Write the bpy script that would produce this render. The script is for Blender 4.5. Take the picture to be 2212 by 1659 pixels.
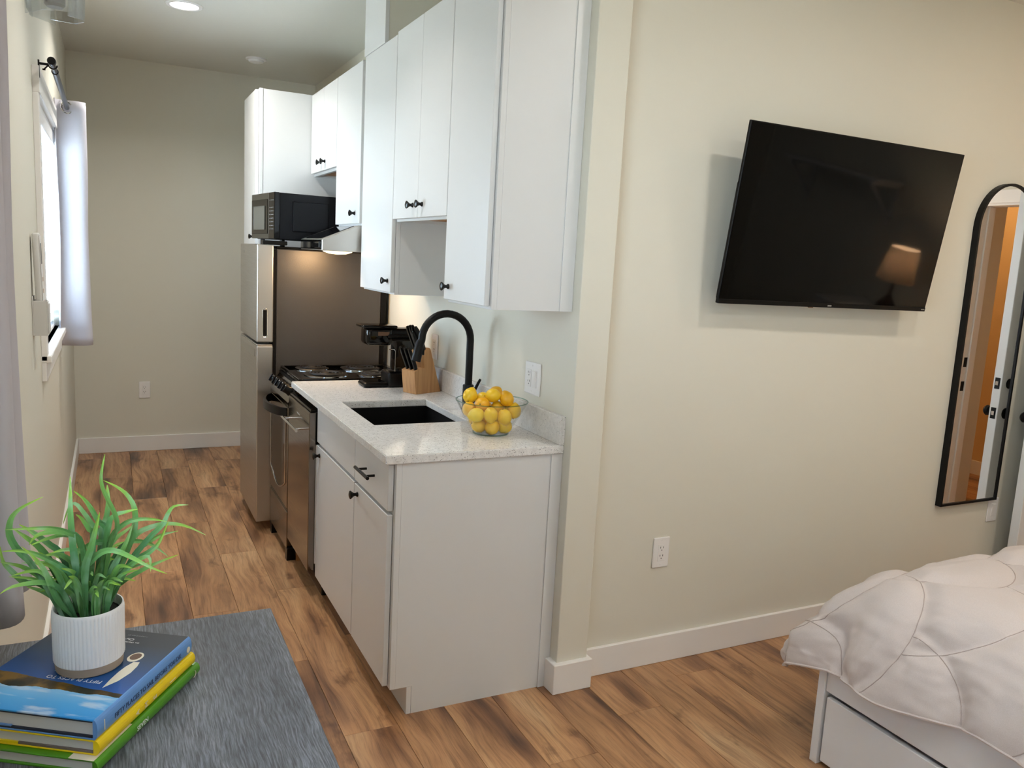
import bpy, bmesh, math, random
from mathutils import Matrix, Vector, noise, Euler
for o in list(bpy.data.objects): bpy.data.objects.remove(o)
SC = bpy.context.scene
COL = SC.collection
rnd = random.Random(7)

# ------------------------------------------------------------------ camera
FPX = 1746.4247
CAMLOC = Vector((-1.4203, -2.4095, 1.5468))
CAMROT = Euler((math.radians(81.243), math.radians(-3.054), math.radians(-26.115)), 'XYZ')
cam = bpy.data.cameras.new('camera')
cam.sensor_fit = 'HORIZONTAL'; cam.sensor_width = 36.0; cam.lens = FPX / 2212 * 36.0
cam.clip_start = 0.02; cam.clip_end = 100
camo = bpy.data.objects.new('camera', cam); COL.objects.link(camo)
camo.location = CAMLOC; camo.rotation_euler = CAMROT
SC.camera = camo
CAMR = CAMROT.to_matrix()

def pix(u, v, y):
    """point seen at photo pixel (u, v) on the vertical plane Y = y"""
    d = CAMR @ Vector(((u - 1106) / FPX, -(v - 829.5) / FPX, -1))
    return CAMLOC + d * ((y - CAMLOC.y) / d.y)

# ------------------------------------------------------------------ world, exposure
w = bpy.data.worlds.new('sky'); SC.world = w; w.use_nodes = True
bg = w.node_tree.nodes['Background']
bg.inputs[0].default_value = (0.74, 0.88, 1.0, 1); bg.inputs[1].default_value = 37.0
SC.view_settings.view_transform = 'Standard'
try: SC.view_settings.look = 'None'
except Exception: pass
SC.view_settings.gamma = 1.0
SC.view_settings.use_curve_mapping = False
SC.view_settings.exposure = 0.22

WIN = [(1.22, 2.36, 1.085, 2.06), (-2.36, -1.16, 1.085, 2.06)]     # y0, y1, z0, z1 of the two openings
XL = -1.665
for k, (y0, y1, z0, z1) in enumerate(WIN):                           # portals: daylight comes in through the windows
    L = bpy.data.lights.new('window_daylight', 'AREA'); L.shape = 'RECTANGLE'
    L.size = y1 - y0; L.size_y = z1 - z0; L.cycles.is_portal = True
    o = bpy.data.objects.new('window_daylight', L); COL.objects.link(o)
    o.location = (XL - 0.16, (y0 + y1) / 2, (z0 + z1) / 2)
    o.rotation_euler = Matrix(((0, 0, -1), (1, 0, 0), (0, -1, 0))).to_euler()
KITCHEN_W, BEDROOM_W = 9.0, 6.0
WARM = (1.0, 0.84, 0.66)

# ------------------------------------------------------------------ materials
def lin(c):
    c = c / 255.0
    return c / 12.92 if c <= 0.04045 else ((c + 0.055) / 1.055) ** 2.4
def rgb(r, g, b): return (lin(r), lin(g), lin(b), 1)
M = {}
class NT:
    def __init__(s, name):
        s.m = bpy.data.materials.new(name); s.m.use_nodes = True
        s.t = s.m.node_tree; s.b = s.t.nodes['Principled BSDF']; s.out = s.t.nodes['Material Output']
        M[name] = s.m
    def n(s, typ, **kw):
        nd = s.t.nodes.new(typ)
        for k, v in kw.items():
            if k.startswith('i_'):
                key = k[2:]; key = int(key) if key.isdigit() else key.replace('_', ' ')
                nd.inputs[key].default_value = v
            else: setattr(nd, k, v)
        return nd
    def l(s, a, b): s.t.links.new(a, b)
    def ramp(s, fac, stops, interp='LINEAR'):
        r = s.t.nodes.new('ShaderNodeValToRGB'); r.color_ramp.interpolation = interp
        e = r.color_ramp.elements
        while len(e) < len(stops): e.new(0.5)
        for el, (p, c) in zip(e, stops): el.position = p; el.color = c
        if fac is not None: s.l(fac, r.inputs[0])
        return r.outputs[0]
    def mix(s, fac, a, b, mode='MIX'):
        nd = s.t.nodes.new('ShaderNodeMix'); nd.data_type = 'RGBA'; nd.blend_type = mode
        for sock, v in ((nd.inputs[0], fac), (nd.inputs[6], a), (nd.inputs[7], b)):
            if isinstance(v, (int, float, tuple)): sock.default_value = v
            else: s.l(v, sock)
        return nd.outputs[2]
    def math(s, op, a, b=None):
        nd = s.t.nodes.new('ShaderNodeMath'); nd.operation = op
        for sock, v in ((nd.inputs[0], a), (nd.inputs[1], b)):
            if v is None: continue
            if isinstance(v, (int, float)): sock.default_value = v
            else: s.l(v, sock)
        return nd.outputs[0]
    def bump(s, h, strength=0.2, dist=0.002):
        nd = s.t.nodes.new('ShaderNodeBump'); nd.inputs['Strength'].default_value = strength
        nd.inputs['Distance'].default_value = dist; s.l(h, nd.inputs['Height']); s.l(nd.outputs[0], s.b.inputs['Normal'])
    def coord(s, scale=(1, 1, 1), which='Object', rand=False):
        tc = s.t.nodes.new('ShaderNodeTexCoord'); mp = s.t.nodes.new('ShaderNodeMapping')
        mp.inputs['Scale'].default_value = scale
        src = tc.outputs[which]
        if rand:
            oi = s.t.nodes.new('ShaderNodeObjectInfo')
            ad = s.t.nodes.new('ShaderNodeVectorMath'); ad.operation = 'MULTIPLY_ADD'
            cb = s.t.nodes.new('ShaderNodeCombineXYZ')
            for i in range(3): s.l(oi.outputs['Random'], cb.inputs[i])
            s.l(cb.outputs[0], ad.inputs[0]); ad.inputs[1].default_value = (37.0, 61.0, 23.0); s.l(src, ad.inputs[2])
            src = ad.outputs[0]
        s.l(src, mp.inputs[0]); return mp.outputs[0]

def plain(name, col, rough=0.5, metal=0.0, spec=0.5, coat=0.0, bump=None, **kw):
    s = NT(name); b = s.b.inputs
    b['Base Color'].default_value = col; b['Roughness'].default_value = rough; b['Metallic'].default_value = metal
    b['Specular IOR Level'].default_value = spec; b['Coat Weight'].default_value = coat
    for k, v in kw.items(): b[k.replace('_', ' ')].default_value = v
    if bump:
        sc, st, di = bump
        nz = s.n('ShaderNodeTexNoise', i_Scale=sc, i_Detail=3.0); s.l(s.coord(), nz.inputs['Vector'])
        s.bump(nz.outputs['Fac'], st, di)
    return s

plain('wall_paint', rgb(225, 221, 207), 0.62, spec=0.3, bump=(140, 0.12, 0.001))
plain('ceiling_paint', rgb(224, 222, 213), 0.7, spec=0.25, bump=(120, 0.1, 0.001))
plain('trim_paint', rgb(242, 239, 235), 0.42, bump=(60, 0.04, 0.001))
plain('cabinet_white', rgb(222, 222, 221), 0.3, spec=0.5, bump=(35, 0.02, 0.001))
plain('cabinet_wood', rgb(176, 120, 66), 0.55)
plain('black_metal', rgb(10, 10, 11), 0.42, spec=0.25)
plain('black_plastic', rgb(8, 8, 9), 0.3, spec=0.25)
plain('black_gloss', rgb(4, 4, 5), 0.08, spec=0.35)
plain('black_matte', rgb(7, 7, 8), 0.6, spec=0.2)
plain('dark_gap', rgb(8, 8, 9), 0.8)
plain('knob_black', rgb(6, 6, 7), 0.25, spec=0.3)
plain('white_plastic', rgb(243, 241, 239), 0.35)
plain('slot_dark', rgb(40, 36, 34), 0.6)
plain('chrome', rgb(215, 215, 215), 0.1, metal=1.0)
plain('brushed_handle', rgb(190, 188, 184), 0.28, metal=1.0)
plain('coil', rgb(30, 30, 32), 0.42, metal=0.4)
plain('drip_bowl', rgb(150, 150, 150), 0.12, metal=1.0)
plain('sink_black', rgb(8, 8, 9), 0.55, spec=0.2)
plain('rod_grey', rgb(78, 80, 86), 0.38, metal=0.5)
plain('pot_white', rgb(238, 238, 240), 0.42)
plain('pot_clay', rgb(160, 145, 130), 0.8, bump=(500, 0.4, 0.0006))
plain('soil', rgb(22, 24, 20), 0.9, bump=(300, 0.8, 0.003))
plain('pages', rgb(205, 206, 206), 0.7)
plain('bed_white', rgb(238, 238, 240), 0.34)
plain('print_white', rgb(235, 236, 240), 0.6)
plain('print_cyan', rgb(150, 215, 245), 0.6)
plain('print_navy', rgb(44, 60, 98), 0.6)
plain('print_grey', rgb(150, 156, 160), 0.6)
plain('print_cream', rgb(228, 220, 200), 0.5)
plain('print_brown', rgb(96, 66, 44), 0.5)
plain('endpaper_navy', rgb(24, 34, 56), 0.6)
plain('endpaper_taupe', rgb(108, 96, 92), 0.6)
plain('book_yellow', rgb(232, 200, 8), 0.3, coat=0.3)
plain('book_green', rgb(72, 140, 20), 0.28, coat=0.4)
plain('book_spine_blue', rgb(98, 146, 206), 0.35, coat=0.2)
plain('remote_white', rgb(214, 212, 208), 0.45)
plain('screen_grey', rgb(96, 94, 88), 0.3)
plain('paper_pink', rgb(216, 196, 184), 0.7)
plain('tv_body', rgb(6, 6, 6), 0.4, spec=0.2)
plain('tv_screen', rgb(2, 2, 2), 0.05, spec=0.16)
plain('badge_grey', rgb(150, 146, 140), 0.5)
plain('lamp_dark', rgb(40, 34, 30), 0.5)
plain('hall_paint', rgb(224, 190, 138), 0.6)
plain('door_white', rgb(232, 234, 234), 0.38)
plain('lemon_stem', rgb(120, 100, 30), 0.7)
plain('mirror_glass', (0.93, 0.93, 0.93, 1), 0.0, metal=1.0)

def emit(name, col, strength):
    s = NT(name); s.b.inputs['Base Color'].default_value = (0.8, 0.8, 0.8, 1)
    s.b.inputs['Emission Color'].default_value = col; s.b.inputs['Emission Strength'].default_value = strength
emit('recessed_lens', (1.0, 0.97, 0.92, 1), 9.0)
emit('hood_lens', (1.0, 0.78, 0.42, 1), 2.2)
emit('bulb_warm', (1.0, 0.72, 0.42, 1), 6.0)

def glass(name, tint, ior=1.45, rough=0.0, base=0.04):
    """thin clear glass: see-through, with a reflection that grows at grazing angles"""
    s = NT(name); s.t.nodes.remove(s.b)
    tr = s.n('ShaderNodeBsdfTransparent'); tr.inputs[0].default_value = tint
    gl = s.n('ShaderNodeBsdfGlossy'); gl.inputs['Roughness'].default_value = rough
    fr = s.n('ShaderNodeLayerWeight'); fr.inputs[0].default_value = 0.5
    mx = s.n('ShaderNodeMixShader'); s.l(s.math('ADD', s.math('MULTIPLY', s.math('POWER', fr.outputs['Facing'], 4.0), ior - 1.0), base), mx.inputs[0])
    s.l(tr.outputs[0], mx.inputs[1]); s.l(gl.outputs[0], mx.inputs[2]); s.l(mx.outputs[0], s.out.inputs[0])
glass('bowl_glass', (0.985, 0.99, 0.985, 1), 1.45)
glass('bowl_rim_glass', (0.66, 0.78, 0.76, 1), 1.5)
glass('tank_glass', (0.72, 0.74, 0.77, 1), 1.6)
glass('pane_glass', (0.96, 0.98, 0.98, 1), 1.3)
glass('sconce_glass', (0.93, 0.95, 0.96, 1), 1.8, base=0.12)

def translucent(name, col, trans, rough=0.7, amount=0.4):
    s = NT(name); s.b.inputs['Base Color'].default_value = col; s.b.inputs['Roughness'].default_value = rough
    s.b.inputs['Specular IOR Level'].default_value = 0.2
    tl = s.n('ShaderNodeBsdfTranslucent'); tl.inputs[0].default_value = trans
    mx = s.n('ShaderNodeMixShader'); mx.inputs[0].default_value = amount
    s.l(s.b.outputs[0], mx.inputs[1]); s.l(tl.outputs[0], mx.inputs[2]); s.l(mx.outputs[0], s.out.inputs[0])
    return s
translucent('curtain_cloth', rgb(196, 193, 200), rgb(210, 208, 216), 0.85, 0.05)
translucent('blind_slat', rgb(238, 242, 246), rgb(225, 238, 252), 0.5, 0.20)
translucent('lamp_shade_cloth', rgb(232, 218, 202), (0.85, 0.72, 0.58, 1), 0.8, 0.4)

# brushed steel
def steel(name, col, rough, scale):
    s = NT(name); s.b.inputs['Base Color'].default_value = col; s.b.inputs['Metallic'].default_value = 1.0
    nz = s.n('ShaderNodeTexNoise', i_Scale=1.0, i_Detail=2.0); s.l(s.coord(scale), nz.inputs['Vector'])
    s.l(s.ramp(nz.outputs['Fac'], [(0.3, (rough - .06,) * 3 + (1,)), (0.7, (rough + .08,) * 3 + (1,))]), s.b.inputs['Roughness'])
    s.bump(nz.outputs['Fac'], 0.04, 0.0005)
steel('steel', rgb(196, 192, 186), 0.34, (6, 6, 500))
steel('steel_polished', rgb(136, 128, 119), 0.14, (6, 6, 300))
s = plain('fridge_side', rgb(84, 81, 79), 0.36, metal=0.5, bump=(330, 0.35, 0.0012))

# wood floor (each plank its own object: random offset and tone)
s = NT('floor_wood')
c = s.coord((1, 1, 1), rand=True)
oi = s.n('ShaderNodeObjectInfo')
def stretch(sx, sy, sz=1.0):
    mp = s.n('ShaderNodeMapping'); mp.inputs['Scale'].default_value = (sx, sy, sz); s.l(c, mp.inputs[0]); return mp.outputs[0]
warp = s.n('ShaderNodeTexNoise', i_Scale=1.0, i_Detail=2.0); s.l(stretch(5, 1.6), warp.inputs['Vector'])
wv = s.n('ShaderNodeVectorMath', operation='MULTIPLY_ADD'); s.l(warp.outputs['Color'], wv.inputs[0]); wv.inputs[1].default_value = (0.12, 0.12, 0); s.l(c, wv.inputs[2])
def stretch2(sx, sy, sz=1.0):
    mp = s.n('ShaderNodeMapping'); mp.inputs['Scale'].default_value = (sx, sy, sz); s.l(wv.outputs[0], mp.inputs[0]); return mp.outputs[0]
big = s.n('ShaderNodeTexNoise', i_Scale=1.0, i_Detail=3.0, i_Roughness=0.55); s.l(stretch2(7, 1.1), big.inputs['Vector'])
grain = s.n('ShaderNodeTexNoise', i_Scale=1.0, i_Detail=6.0, i_Roughness=0.65); s.l(stretch2(60, 3.2), grain.inputs['Vector'])
fine = s.n('ShaderNodeTexNoise', i_Scale=1.0, i_Detail=3.0, i_Roughness=0.7); s.l(stretch2(260, 9), fine.inputs['Vector'])
knot = s.n('ShaderNodeTexNoise', i_Scale=1.0, i_Detail=4.0, i_Roughness=0.6); s.l(stretch2(9, 4.5), knot.inputs['Vector'])
base = s.ramp(big.outputs['Fac'], [(0.30, rgb(82, 54, 38)), (0.39, rgb(138, 97, 66)), (0.48, rgb(182, 135, 94)), (0.60, rgb(198, 153, 110)), (0.72, rgb(212, 174, 132))])
g1 = s.ramp(grain.outputs['Fac'], [(0.34, (0.52, 0.47, 0.43, 1)), (0.5, (0.95, 0.93, 0.91, 1)), (0.68, (1.12, 1.12, 1.1, 1))])
b1 = s.mix(0.85, base, g1, 'MULTIPLY')
g2 = s.ramp(fine.outputs['Fac'], [(0.36, (0.72, 0.68, 0.66, 1)), (0.52, (1, 1, 1, 1))])
b2 = s.mix(0.7, b1, g2, 'MULTIPLY')
kn = s.ramp(knot.outputs['Fac'], [(0.30, (0.35, 0.27, 0.22, 1)), (0.40, (1, 1, 1, 1))])
b3 = s.mix(0.8, b2, kn, 'MULTIPLY')
tone = s.ramp(oi.outputs['Random'], [(0.0, (0.84, 0.82, 0.80, 1)), (0.5, (0.97, 0.96, 0.95, 1)), (1.0, (1.08, 1.08, 1.07, 1))])
b4 = s.mix(1.0, b3, tone, 'MULTIPLY')
s.l(b4, s.b.inputs['Base Color'])
s.l(s.ramp(grain.outputs['Fac'], [(0.3, (0.42,) * 3 + (1,)), (0.7, (0.3,) * 3 + (1,))]), s.b.inputs['Roughness'])
s.b.inputs['Specular IOR Level'].default_value = 0.7
s.bump(fine.outputs['Fac'], 0.15, 0.001)

# grey embossed table top
s = NT('table_grey')
c0 = s.coord((1, 1, 1))
wn = s.n('ShaderNodeTexNoise', i_Scale=11.0, i_Detail=2.0); s.l(c0, wn.inputs['Vector'])
wv = s.n('ShaderNodeVectorMath', operation='MULTIPLY_ADD'); s.l(wn.outputs['Color'], wv.inputs[0]); wv.inputs[1].default_value = (0.013, 0.008, 0); s.l(c0, wv.inputs[2])
def st3(a, b, cc=1.0):
    mp = s.n('ShaderNodeMapping'); mp.inputs['Scale'].default_value = (a, b, cc); s.l(wv.outputs[0], mp.inputs[0]); return mp.outputs[0]
ga = s.n('ShaderNodeTexNoise', i_Scale=1.0, i_Detail=5.0, i_Roughness=0.6); s.l(st3(400, 24), ga.inputs['Vector'])
gb = s.n('ShaderNodeTexNoise', i_Scale=1.0, i_Detail=3.0); s.l(st3(14, 2.2), gb.inputs['Vector'])
ca = s.ramp(gb.outputs['Fac'], [(0.3, rgb(72, 76, 82)), (0.55, rgb(98, 102, 109)), (0.75, rgb(116, 120, 127))])
cb = s.ramp(ga.outputs['Fac'], [(0.36, (0.35, 0.35, 0.36, 1)), (0.5, (0.9, 0.9, 0.9, 1)), (0.66, (1.7, 1.7, 1.72, 1))])
s.l(s.mix(0.9, ca, cb, 'MULTIPLY'), s.b.inputs['Base Color'])
s.b.inputs['Roughness'].default_value = 0.42
s.bump(ga.outputs['Fac'], 0.6, 0.0016)

# quartz
s = NT('quartz')
c = s.coord()
def flecks(scale, thr, lo):
    v = s.n('ShaderNodeTexVoronoi', i_Scale=scale, i_Randomness=1.0); s.l(c, v.inputs['Vector'])
    near = s.math('LESS_THAN', v.outputs['Distance'], thr)
    sep = s.n('ShaderNodeSeparateColor'); s.l(v.outputs['Color'], sep.inputs[0])
    pick = s.math('GREATER_THAN', sep.outputs[0], lo)
    return s.math('MULTIPLY', near, pick), sep
f1, sp = flecks(230, 0.40, 0.88)
f2, sp2 = flecks(420, 0.42, 0.84)
f3, sp3 = flecks(170, 0.22, 0.975)
nz = s.n('ShaderNodeTexNoise', i_Scale=60.0, i_Detail=3.0); s.l(c, nz.inputs['Vector'])
q = s.ramp(nz.outputs['Fac'], [(0.35, rgb(224, 222, 219)), (0.65, rgb(236, 234, 231))])
q = s.mix(s.math('MULTIPLY', f2, 0.55), q, rgb(150, 146, 140))
q = s.mix(s.math('MULTIPLY', f1, 0.85), q, s.ramp(sp.outputs[1], [(0.2, rgb(74, 72, 70)), (0.8, rgb(150, 148, 146))]))
q = s.mix(f3, q, (1, 1, 1, 1))
s.l(q, s.b.inputs['Base Color']); s.b.inputs['Roughness'].default_value = 0.09
s.b.inputs['Specular IOR Level'].default_value = 0.5

# bamboo block
s = NT('bamboo')
nz = s.n('ShaderNodeTexNoise', i_Scale=1.0, i_Detail=3.0); s.l(s.coord((70, 70, 3)), nz.inputs['Vector'])
s.l(s.ramp(nz.outputs['Fac'], [(0.3, rgb(166, 116, 70)), (0.7, rgb(198, 150, 98))]), s.b.inputs['Base Color'])
s.b.inputs['Roughness'].default_value = 0.45

# lemon
s = NT('lemon_skin')
oi = s.n('ShaderNodeObjectInfo')
nz = s.n('ShaderNodeTexNoise', i_Scale=9.0, i_Detail=2.0); s.l(s.coord(rand=True), nz.inputs['Vector'])
a = s.ramp(oi.outputs['Random'], [(0.0, rgb(240, 168, 10)), (0.5, rgb(242, 192, 18)), (1.0, rgb(236, 202, 36))])
s.l(s.mix(s.math('MULTIPLY', nz.outputs['Fac'], 0.35), a, rgb(246, 212, 70)), s.b.inputs['Base Color'])
s.b.inputs['Roughness'].default_value = 0.36
s.b.inputs['Subsurface Weight'].default_value = 0.1; s.b.inputs['Subsurface Radius'].default_value = (0.01, 0.006, 0.002)
p2 = s.n('ShaderNodeTexNoise', i_Scale=420.0, i_Detail=1.0); s.l(s.coord(), p2.inputs['Vector']); s.bump(p2.outputs['Fac'], 0.35, 0.0006)

# leaf
s = NT('leaf_green')
at_ = s.n('ShaderNodeAttribute', attribute_name='t'); oi = s.n('ShaderNodeObjectInfo')
a = s.ramp(at_.outputs['Fac'], [(0.0, rgb(44, 92, 62)), (0.3, rgb(84, 146, 94)), (0.65, rgb(130, 190, 104)), (1.0, rgb(168, 206, 60))])
nz = s.n('ShaderNodeTexNoise', i_Scale=26.0, i_Detail=2.0); s.l(s.coord(rand=True), nz.inputs['Vector'])
pale = s.math('MULTIPLY', s.ramp(nz.outputs['Fac'], [(0.5, (0, 0, 0, 1)), (0.7, (1, 1, 1, 1))]), 0.55)
a = s.mix(pale, a, rgb(178, 220, 188))
a = s.mix(s.math('MULTIPLY', oi.outputs['Random'], 0.3), a, rgb(124, 180, 60))
s.l(a, s.b.inputs['Base Color']); s.b.inputs['Roughness'].default_value = 0.48
s.b.inputs['Subsurface Weight'].default_value = 0.0

# comforter
s = NT('comforter_cloth')
nz = s.n('ShaderNodeTexNoise', i_Scale=900.0, i_Detail=2.0); s.l(s.coord(), nz.inputs['Vector'])
s.l(s.ramp(nz.outputs['Fac'], [(0.3, rgb(204, 193, 189)), (0.7, rgb(221, 211, 208))]), s.b.inputs['Base Color'])
s.b.inputs['Roughness'].default_value = 0.85; s.b.inputs['Specular IOR Level'].default_value = 0.2
s.b.inputs['Sheen Weight'].default_value = 0.15
s.bump(nz.outputs['Fac'], 0.2, 0.0005)

plain('comforter_seam', rgb(182, 168, 163), 0.9, spec=0.1)
# front cover print of the blue book (object coords: x along spine from the head, y away from the spine)
s = NT('cover_print')
tc = s.n('ShaderNodeTexCoord'); sx = s.n('ShaderNodeSeparateXYZ'); s.l(tc.outputs['Object'], sx.inputs[0])
n1 = s.n('ShaderNodeTexNoise', i_Scale=22.0, i_Detail=5.0); s.l(tc.outputs['Object'], n1.inputs['Vector'])
n2 = s.n('ShaderNodeTexNoise', i_Scale=1.0, i_Detail=4.0); mp = s.n('ShaderNodeMapping'); mp.inputs['Scale'].default_value = (60, 14, 1); s.l(tc.outputs['Object'], mp.inputs[0]); s.l(mp.outputs[0], n2.inputs['Vector'])
X, Y = sx.outputs[0], sx.outputs[1]
jag = s.math('MULTIPLY', s.math('SUBTRACT', n1.outputs['Fac'], 0.5), 0.018)
sky = s.ramp(s.math('DIVIDE', X, 0.28), [(0.0, rgb(58, 152, 224)), (0.12, rgb(88, 172, 232)), (0.25, rgb(140, 196, 236))])
cl = s.ramp(n2.outputs['Fac'], [(0.54, (0, 0, 0, 1)), (0.68, (1, 1, 1, 1))])
sky = s.mix(s.math('MULTIPLY', cl, 0.7), sky, rgb(214, 230, 246))
sea = s.ramp(s.math('DIVIDE', X, 0.28), [(0.28, rgb(34, 86, 158)), (0.5, rgb(26, 70, 122)), (0.66, rgb(28, 56, 84)), (0.82, rgb(26, 38, 50)), (1.0, rgb(22, 30, 38))])
hill = s.ramp(n1.outputs['Fac'], [(0.35, rgb(38, 40, 26)), (0.5, rgb(74, 60, 30)), (0.62, rgb(128, 96, 34))])
lo = s.math('ADD', 0.066, jag)
hi = s.math('ADD', s.math('ADD', 0.074, s.math('MULTIPLY', Y, 0.115)), s.math('MULTIPLY', jag, 0.6))
land = s.math('GREATER_THAN', X, lo); water = s.math('GREATER_THAN', X, hi)
art = s.mix(land, sky, hill); art = s.mix(water, art, sea)
s.l(art, s.b.inputs['Base Color']); s.b.inputs['Roughness'].default_value = 0.4; s.b.inputs['Specular IOR Level'].default_value = 0.25

# ------------------------------------------------------------------ geometry helpers
def mk(name, bm, mat, parent=None, smooth=False, loc=None):
    me = bpy.data.meshes.new(name); bm.to_mesh(me); bm.free()
    if smooth:
        for p in me.polygons: p.use_smooth = True
        try: me.set_sharp_from_angle(angle=math.radians(38))
        except Exception: pass
    return mko(name, me, mat, parent, loc)
def mko(name, me, mat, parent=None, loc=None):
    if mat is not None: me.materials.append(M[mat])
    o = bpy.data.objects.new(name, me); COL.objects.link(o)
    if loc is not None: o.location = loc
    if parent is not None: attach(o, parent)
    return o
def wm(o):
    m = o.matrix_basis.copy()
    return wm(o.parent) @ o.matrix_parent_inverse @ m if o.parent else m
def attach(o, parent):
    o.parent = parent; o.matrix_parent_inverse = wm(parent).inverted()
def tag(o, label=None, cat=None, group=None, kind=None):
    if label: o['label'] = label
    if cat: o['category'] = cat
    if group: o['group'] = group
    if kind: o['kind'] = kind
    return o
def thing(name, label, cat, loc, group=None):
    o = bpy.data.objects.new(name, None); COL.objects.link(o); o.location = loc; o.empty_display_size = 0.05
    return tag(o, label, cat, group)
def BM(): return bmesh.new()
def box(bm, x0, x1, y0, y1, z0, z1, bev=0.0, seg=1, mat=None):
    r = bmesh.ops.create_cube(bm, size=1.0); vs = r['verts']
    for v in vs:
        v.co = Vector(((x0 + x1) / 2 + v.co.x * (x1 - x0), (y0 + y1) / 2 + v.co.y * (y1 - y0), (z0 + z1) / 2 + v.co.z * (z1 - z0)))
    if bev > 0:
        es = list({e for v in vs for e in v.link_edges})
        r2 = bmesh.ops.bevel(bm, geom=es, offset=bev, segments=seg, profile=0.5, affect='EDGES')
        vs = r2['verts'] + [v for v in vs if v.is_valid]
    if mat is not None: bmesh.ops.transform(bm, matrix=mat, verts=[v for v in set(vs) if v.is_valid])
    return bm
def bx(name, mat, parent, x0, x1, y0, y1, z0, z1, bev=0.0015, seg=1):
    return mk(name, box(BM(), min(x0, x1), max(x0, x1), min(y0, y1), max(y0, y1), min(z0, z1), max(z0, z1), bev, seg), mat, parent)
def lathe(bm, prof, seg=32, mat=None, rib=None):
    """prof: list of (r, z) about local Z"""
    rings = []
    for r, z in prof:
        if r < 1e-6: rings.append([bm.verts.new((0, 0, z))])
        else:
            rings.append([bm.verts.new(((r + (rib(i, z) if rib else 0)) * math.cos(2 * math.pi * i / seg), (r + (rib(i, z) if rib else 0)) * math.sin(2 * math.pi * i / seg), z)) for i in range(seg)])
    for a, b in zip(rings, rings[1:]):
        for i in range(seg):
            j = (i + 1) % seg
            if len(a) == 1 and len(b) == 1: continue
            if len(a) == 1: bm.faces.new((a[0], b[i], b[j]))
            elif len(b) == 1: bm.faces.new((a[i], b[0], a[j]))
            else: bm.faces.new((a[i], b[i], b[j], a[j]))
    if mat is not None: bmesh.ops.transform(bm, matrix=mat, verts=[v for r in rings for v in r])
    bmesh.ops.recalc_face_normals(bm, faces=bm.faces)
    return bm
def tube(bm, pts, r, seg=12, cap=True):
    pts = [Vector(p) for p in pts]; n = len(pts)
    rr = r if isinstance(r, (list, tuple)) else [r] * n
    up = None; rings = []
    for i, p in enumerate(pts):
        t = (pts[min(i + 1, n - 1)] - pts[max(i - 1, 0)]).normalized()
        if up is None:
            up = Vector((0, 0, 1)) if abs(t.z) < 0.9 else Vector((1, 0, 0))
        side = t.cross(up).normalized(); up = side.cross(t).normalized()
        rings.append([bm.verts.new(p + (side * math.cos(2 * math.pi * k / seg) + up * math.sin(2 * math.pi * k / seg)) * rr[i]) for k in range(seg)])
    for a, b in zip(rings, rings[1:]):
        for k in range(seg):
            bm.faces.new((a[k], a[(k + 1) % seg], b[(k + 1) % seg], b[k]))
    if cap: bm.faces.new(rings[0][::-1]); bm.faces.new(rings[-1])
    bmesh.ops.recalc_face_normals(bm, faces=bm.faces)
    return bm
def prism(bm, poly, axis, a, b):
    """extrude a 2D polygon along axis: 'x' poly=(y,z), 'y' poly=(x,z), 'z' poly=(x,y)"""
    def P(p, t): return {'x': (t, p[0], p[1]), 'y': (p[0], t, p[1]), 'z': (p[0], p[1], t)}[axis]
    A = [bm.verts.new(P(p, a)) for p in poly]; B = [bm.verts.new(P(p, b)) for p in poly]
    n = len(poly)
    for i in range(n): bm.faces.new((A[i], A[(i + 1) % n], B[(i + 1) % n], B[i]))
    bm.faces.new(A[::-1]); bm.faces.new(B)
    bmesh.ops.recalc_face_normals(bm, faces=bm.faces)
    return bm
def sphere(bm, r, seg=20, rings=12, mat=None):
    bmesh.ops.create_uvsphere(bm, u_segments=seg, v_segments=rings, radius=r, matrix=mat or Matrix()); return bm
def text(s_, size, mtx, mat, parent, name='lettering', ext=0.0002, align='LEFT'):
    cu = bpy.data.curves.new(name, 'FONT'); cu.body = s_; cu.size = size; cu.extrude = ext; cu.align_x = align
    cu.resolution_u = 3
    to = bpy.data.objects.new(name, cu); COL.objects.link(to)
    dg = bpy.context.evaluated_depsgraph_get(); dg.update()
    me = bpy.data.meshes.new_from_object(to.evaluated_get(dg)); bpy.data.objects.remove(to); me.name = name
    me.materials.clear()
    o = mko(name, me, mat); o.matrix_basis = mtx
    if parent is not None: attach(o, parent)
    return o
def frame(o, x, y, z):
    m = Matrix((Vector(x).normalized(), Vector(y).normalized(), Vector(z).normalized())).transposed().to_4x4(); m.translation = Vector(o); return m

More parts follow.
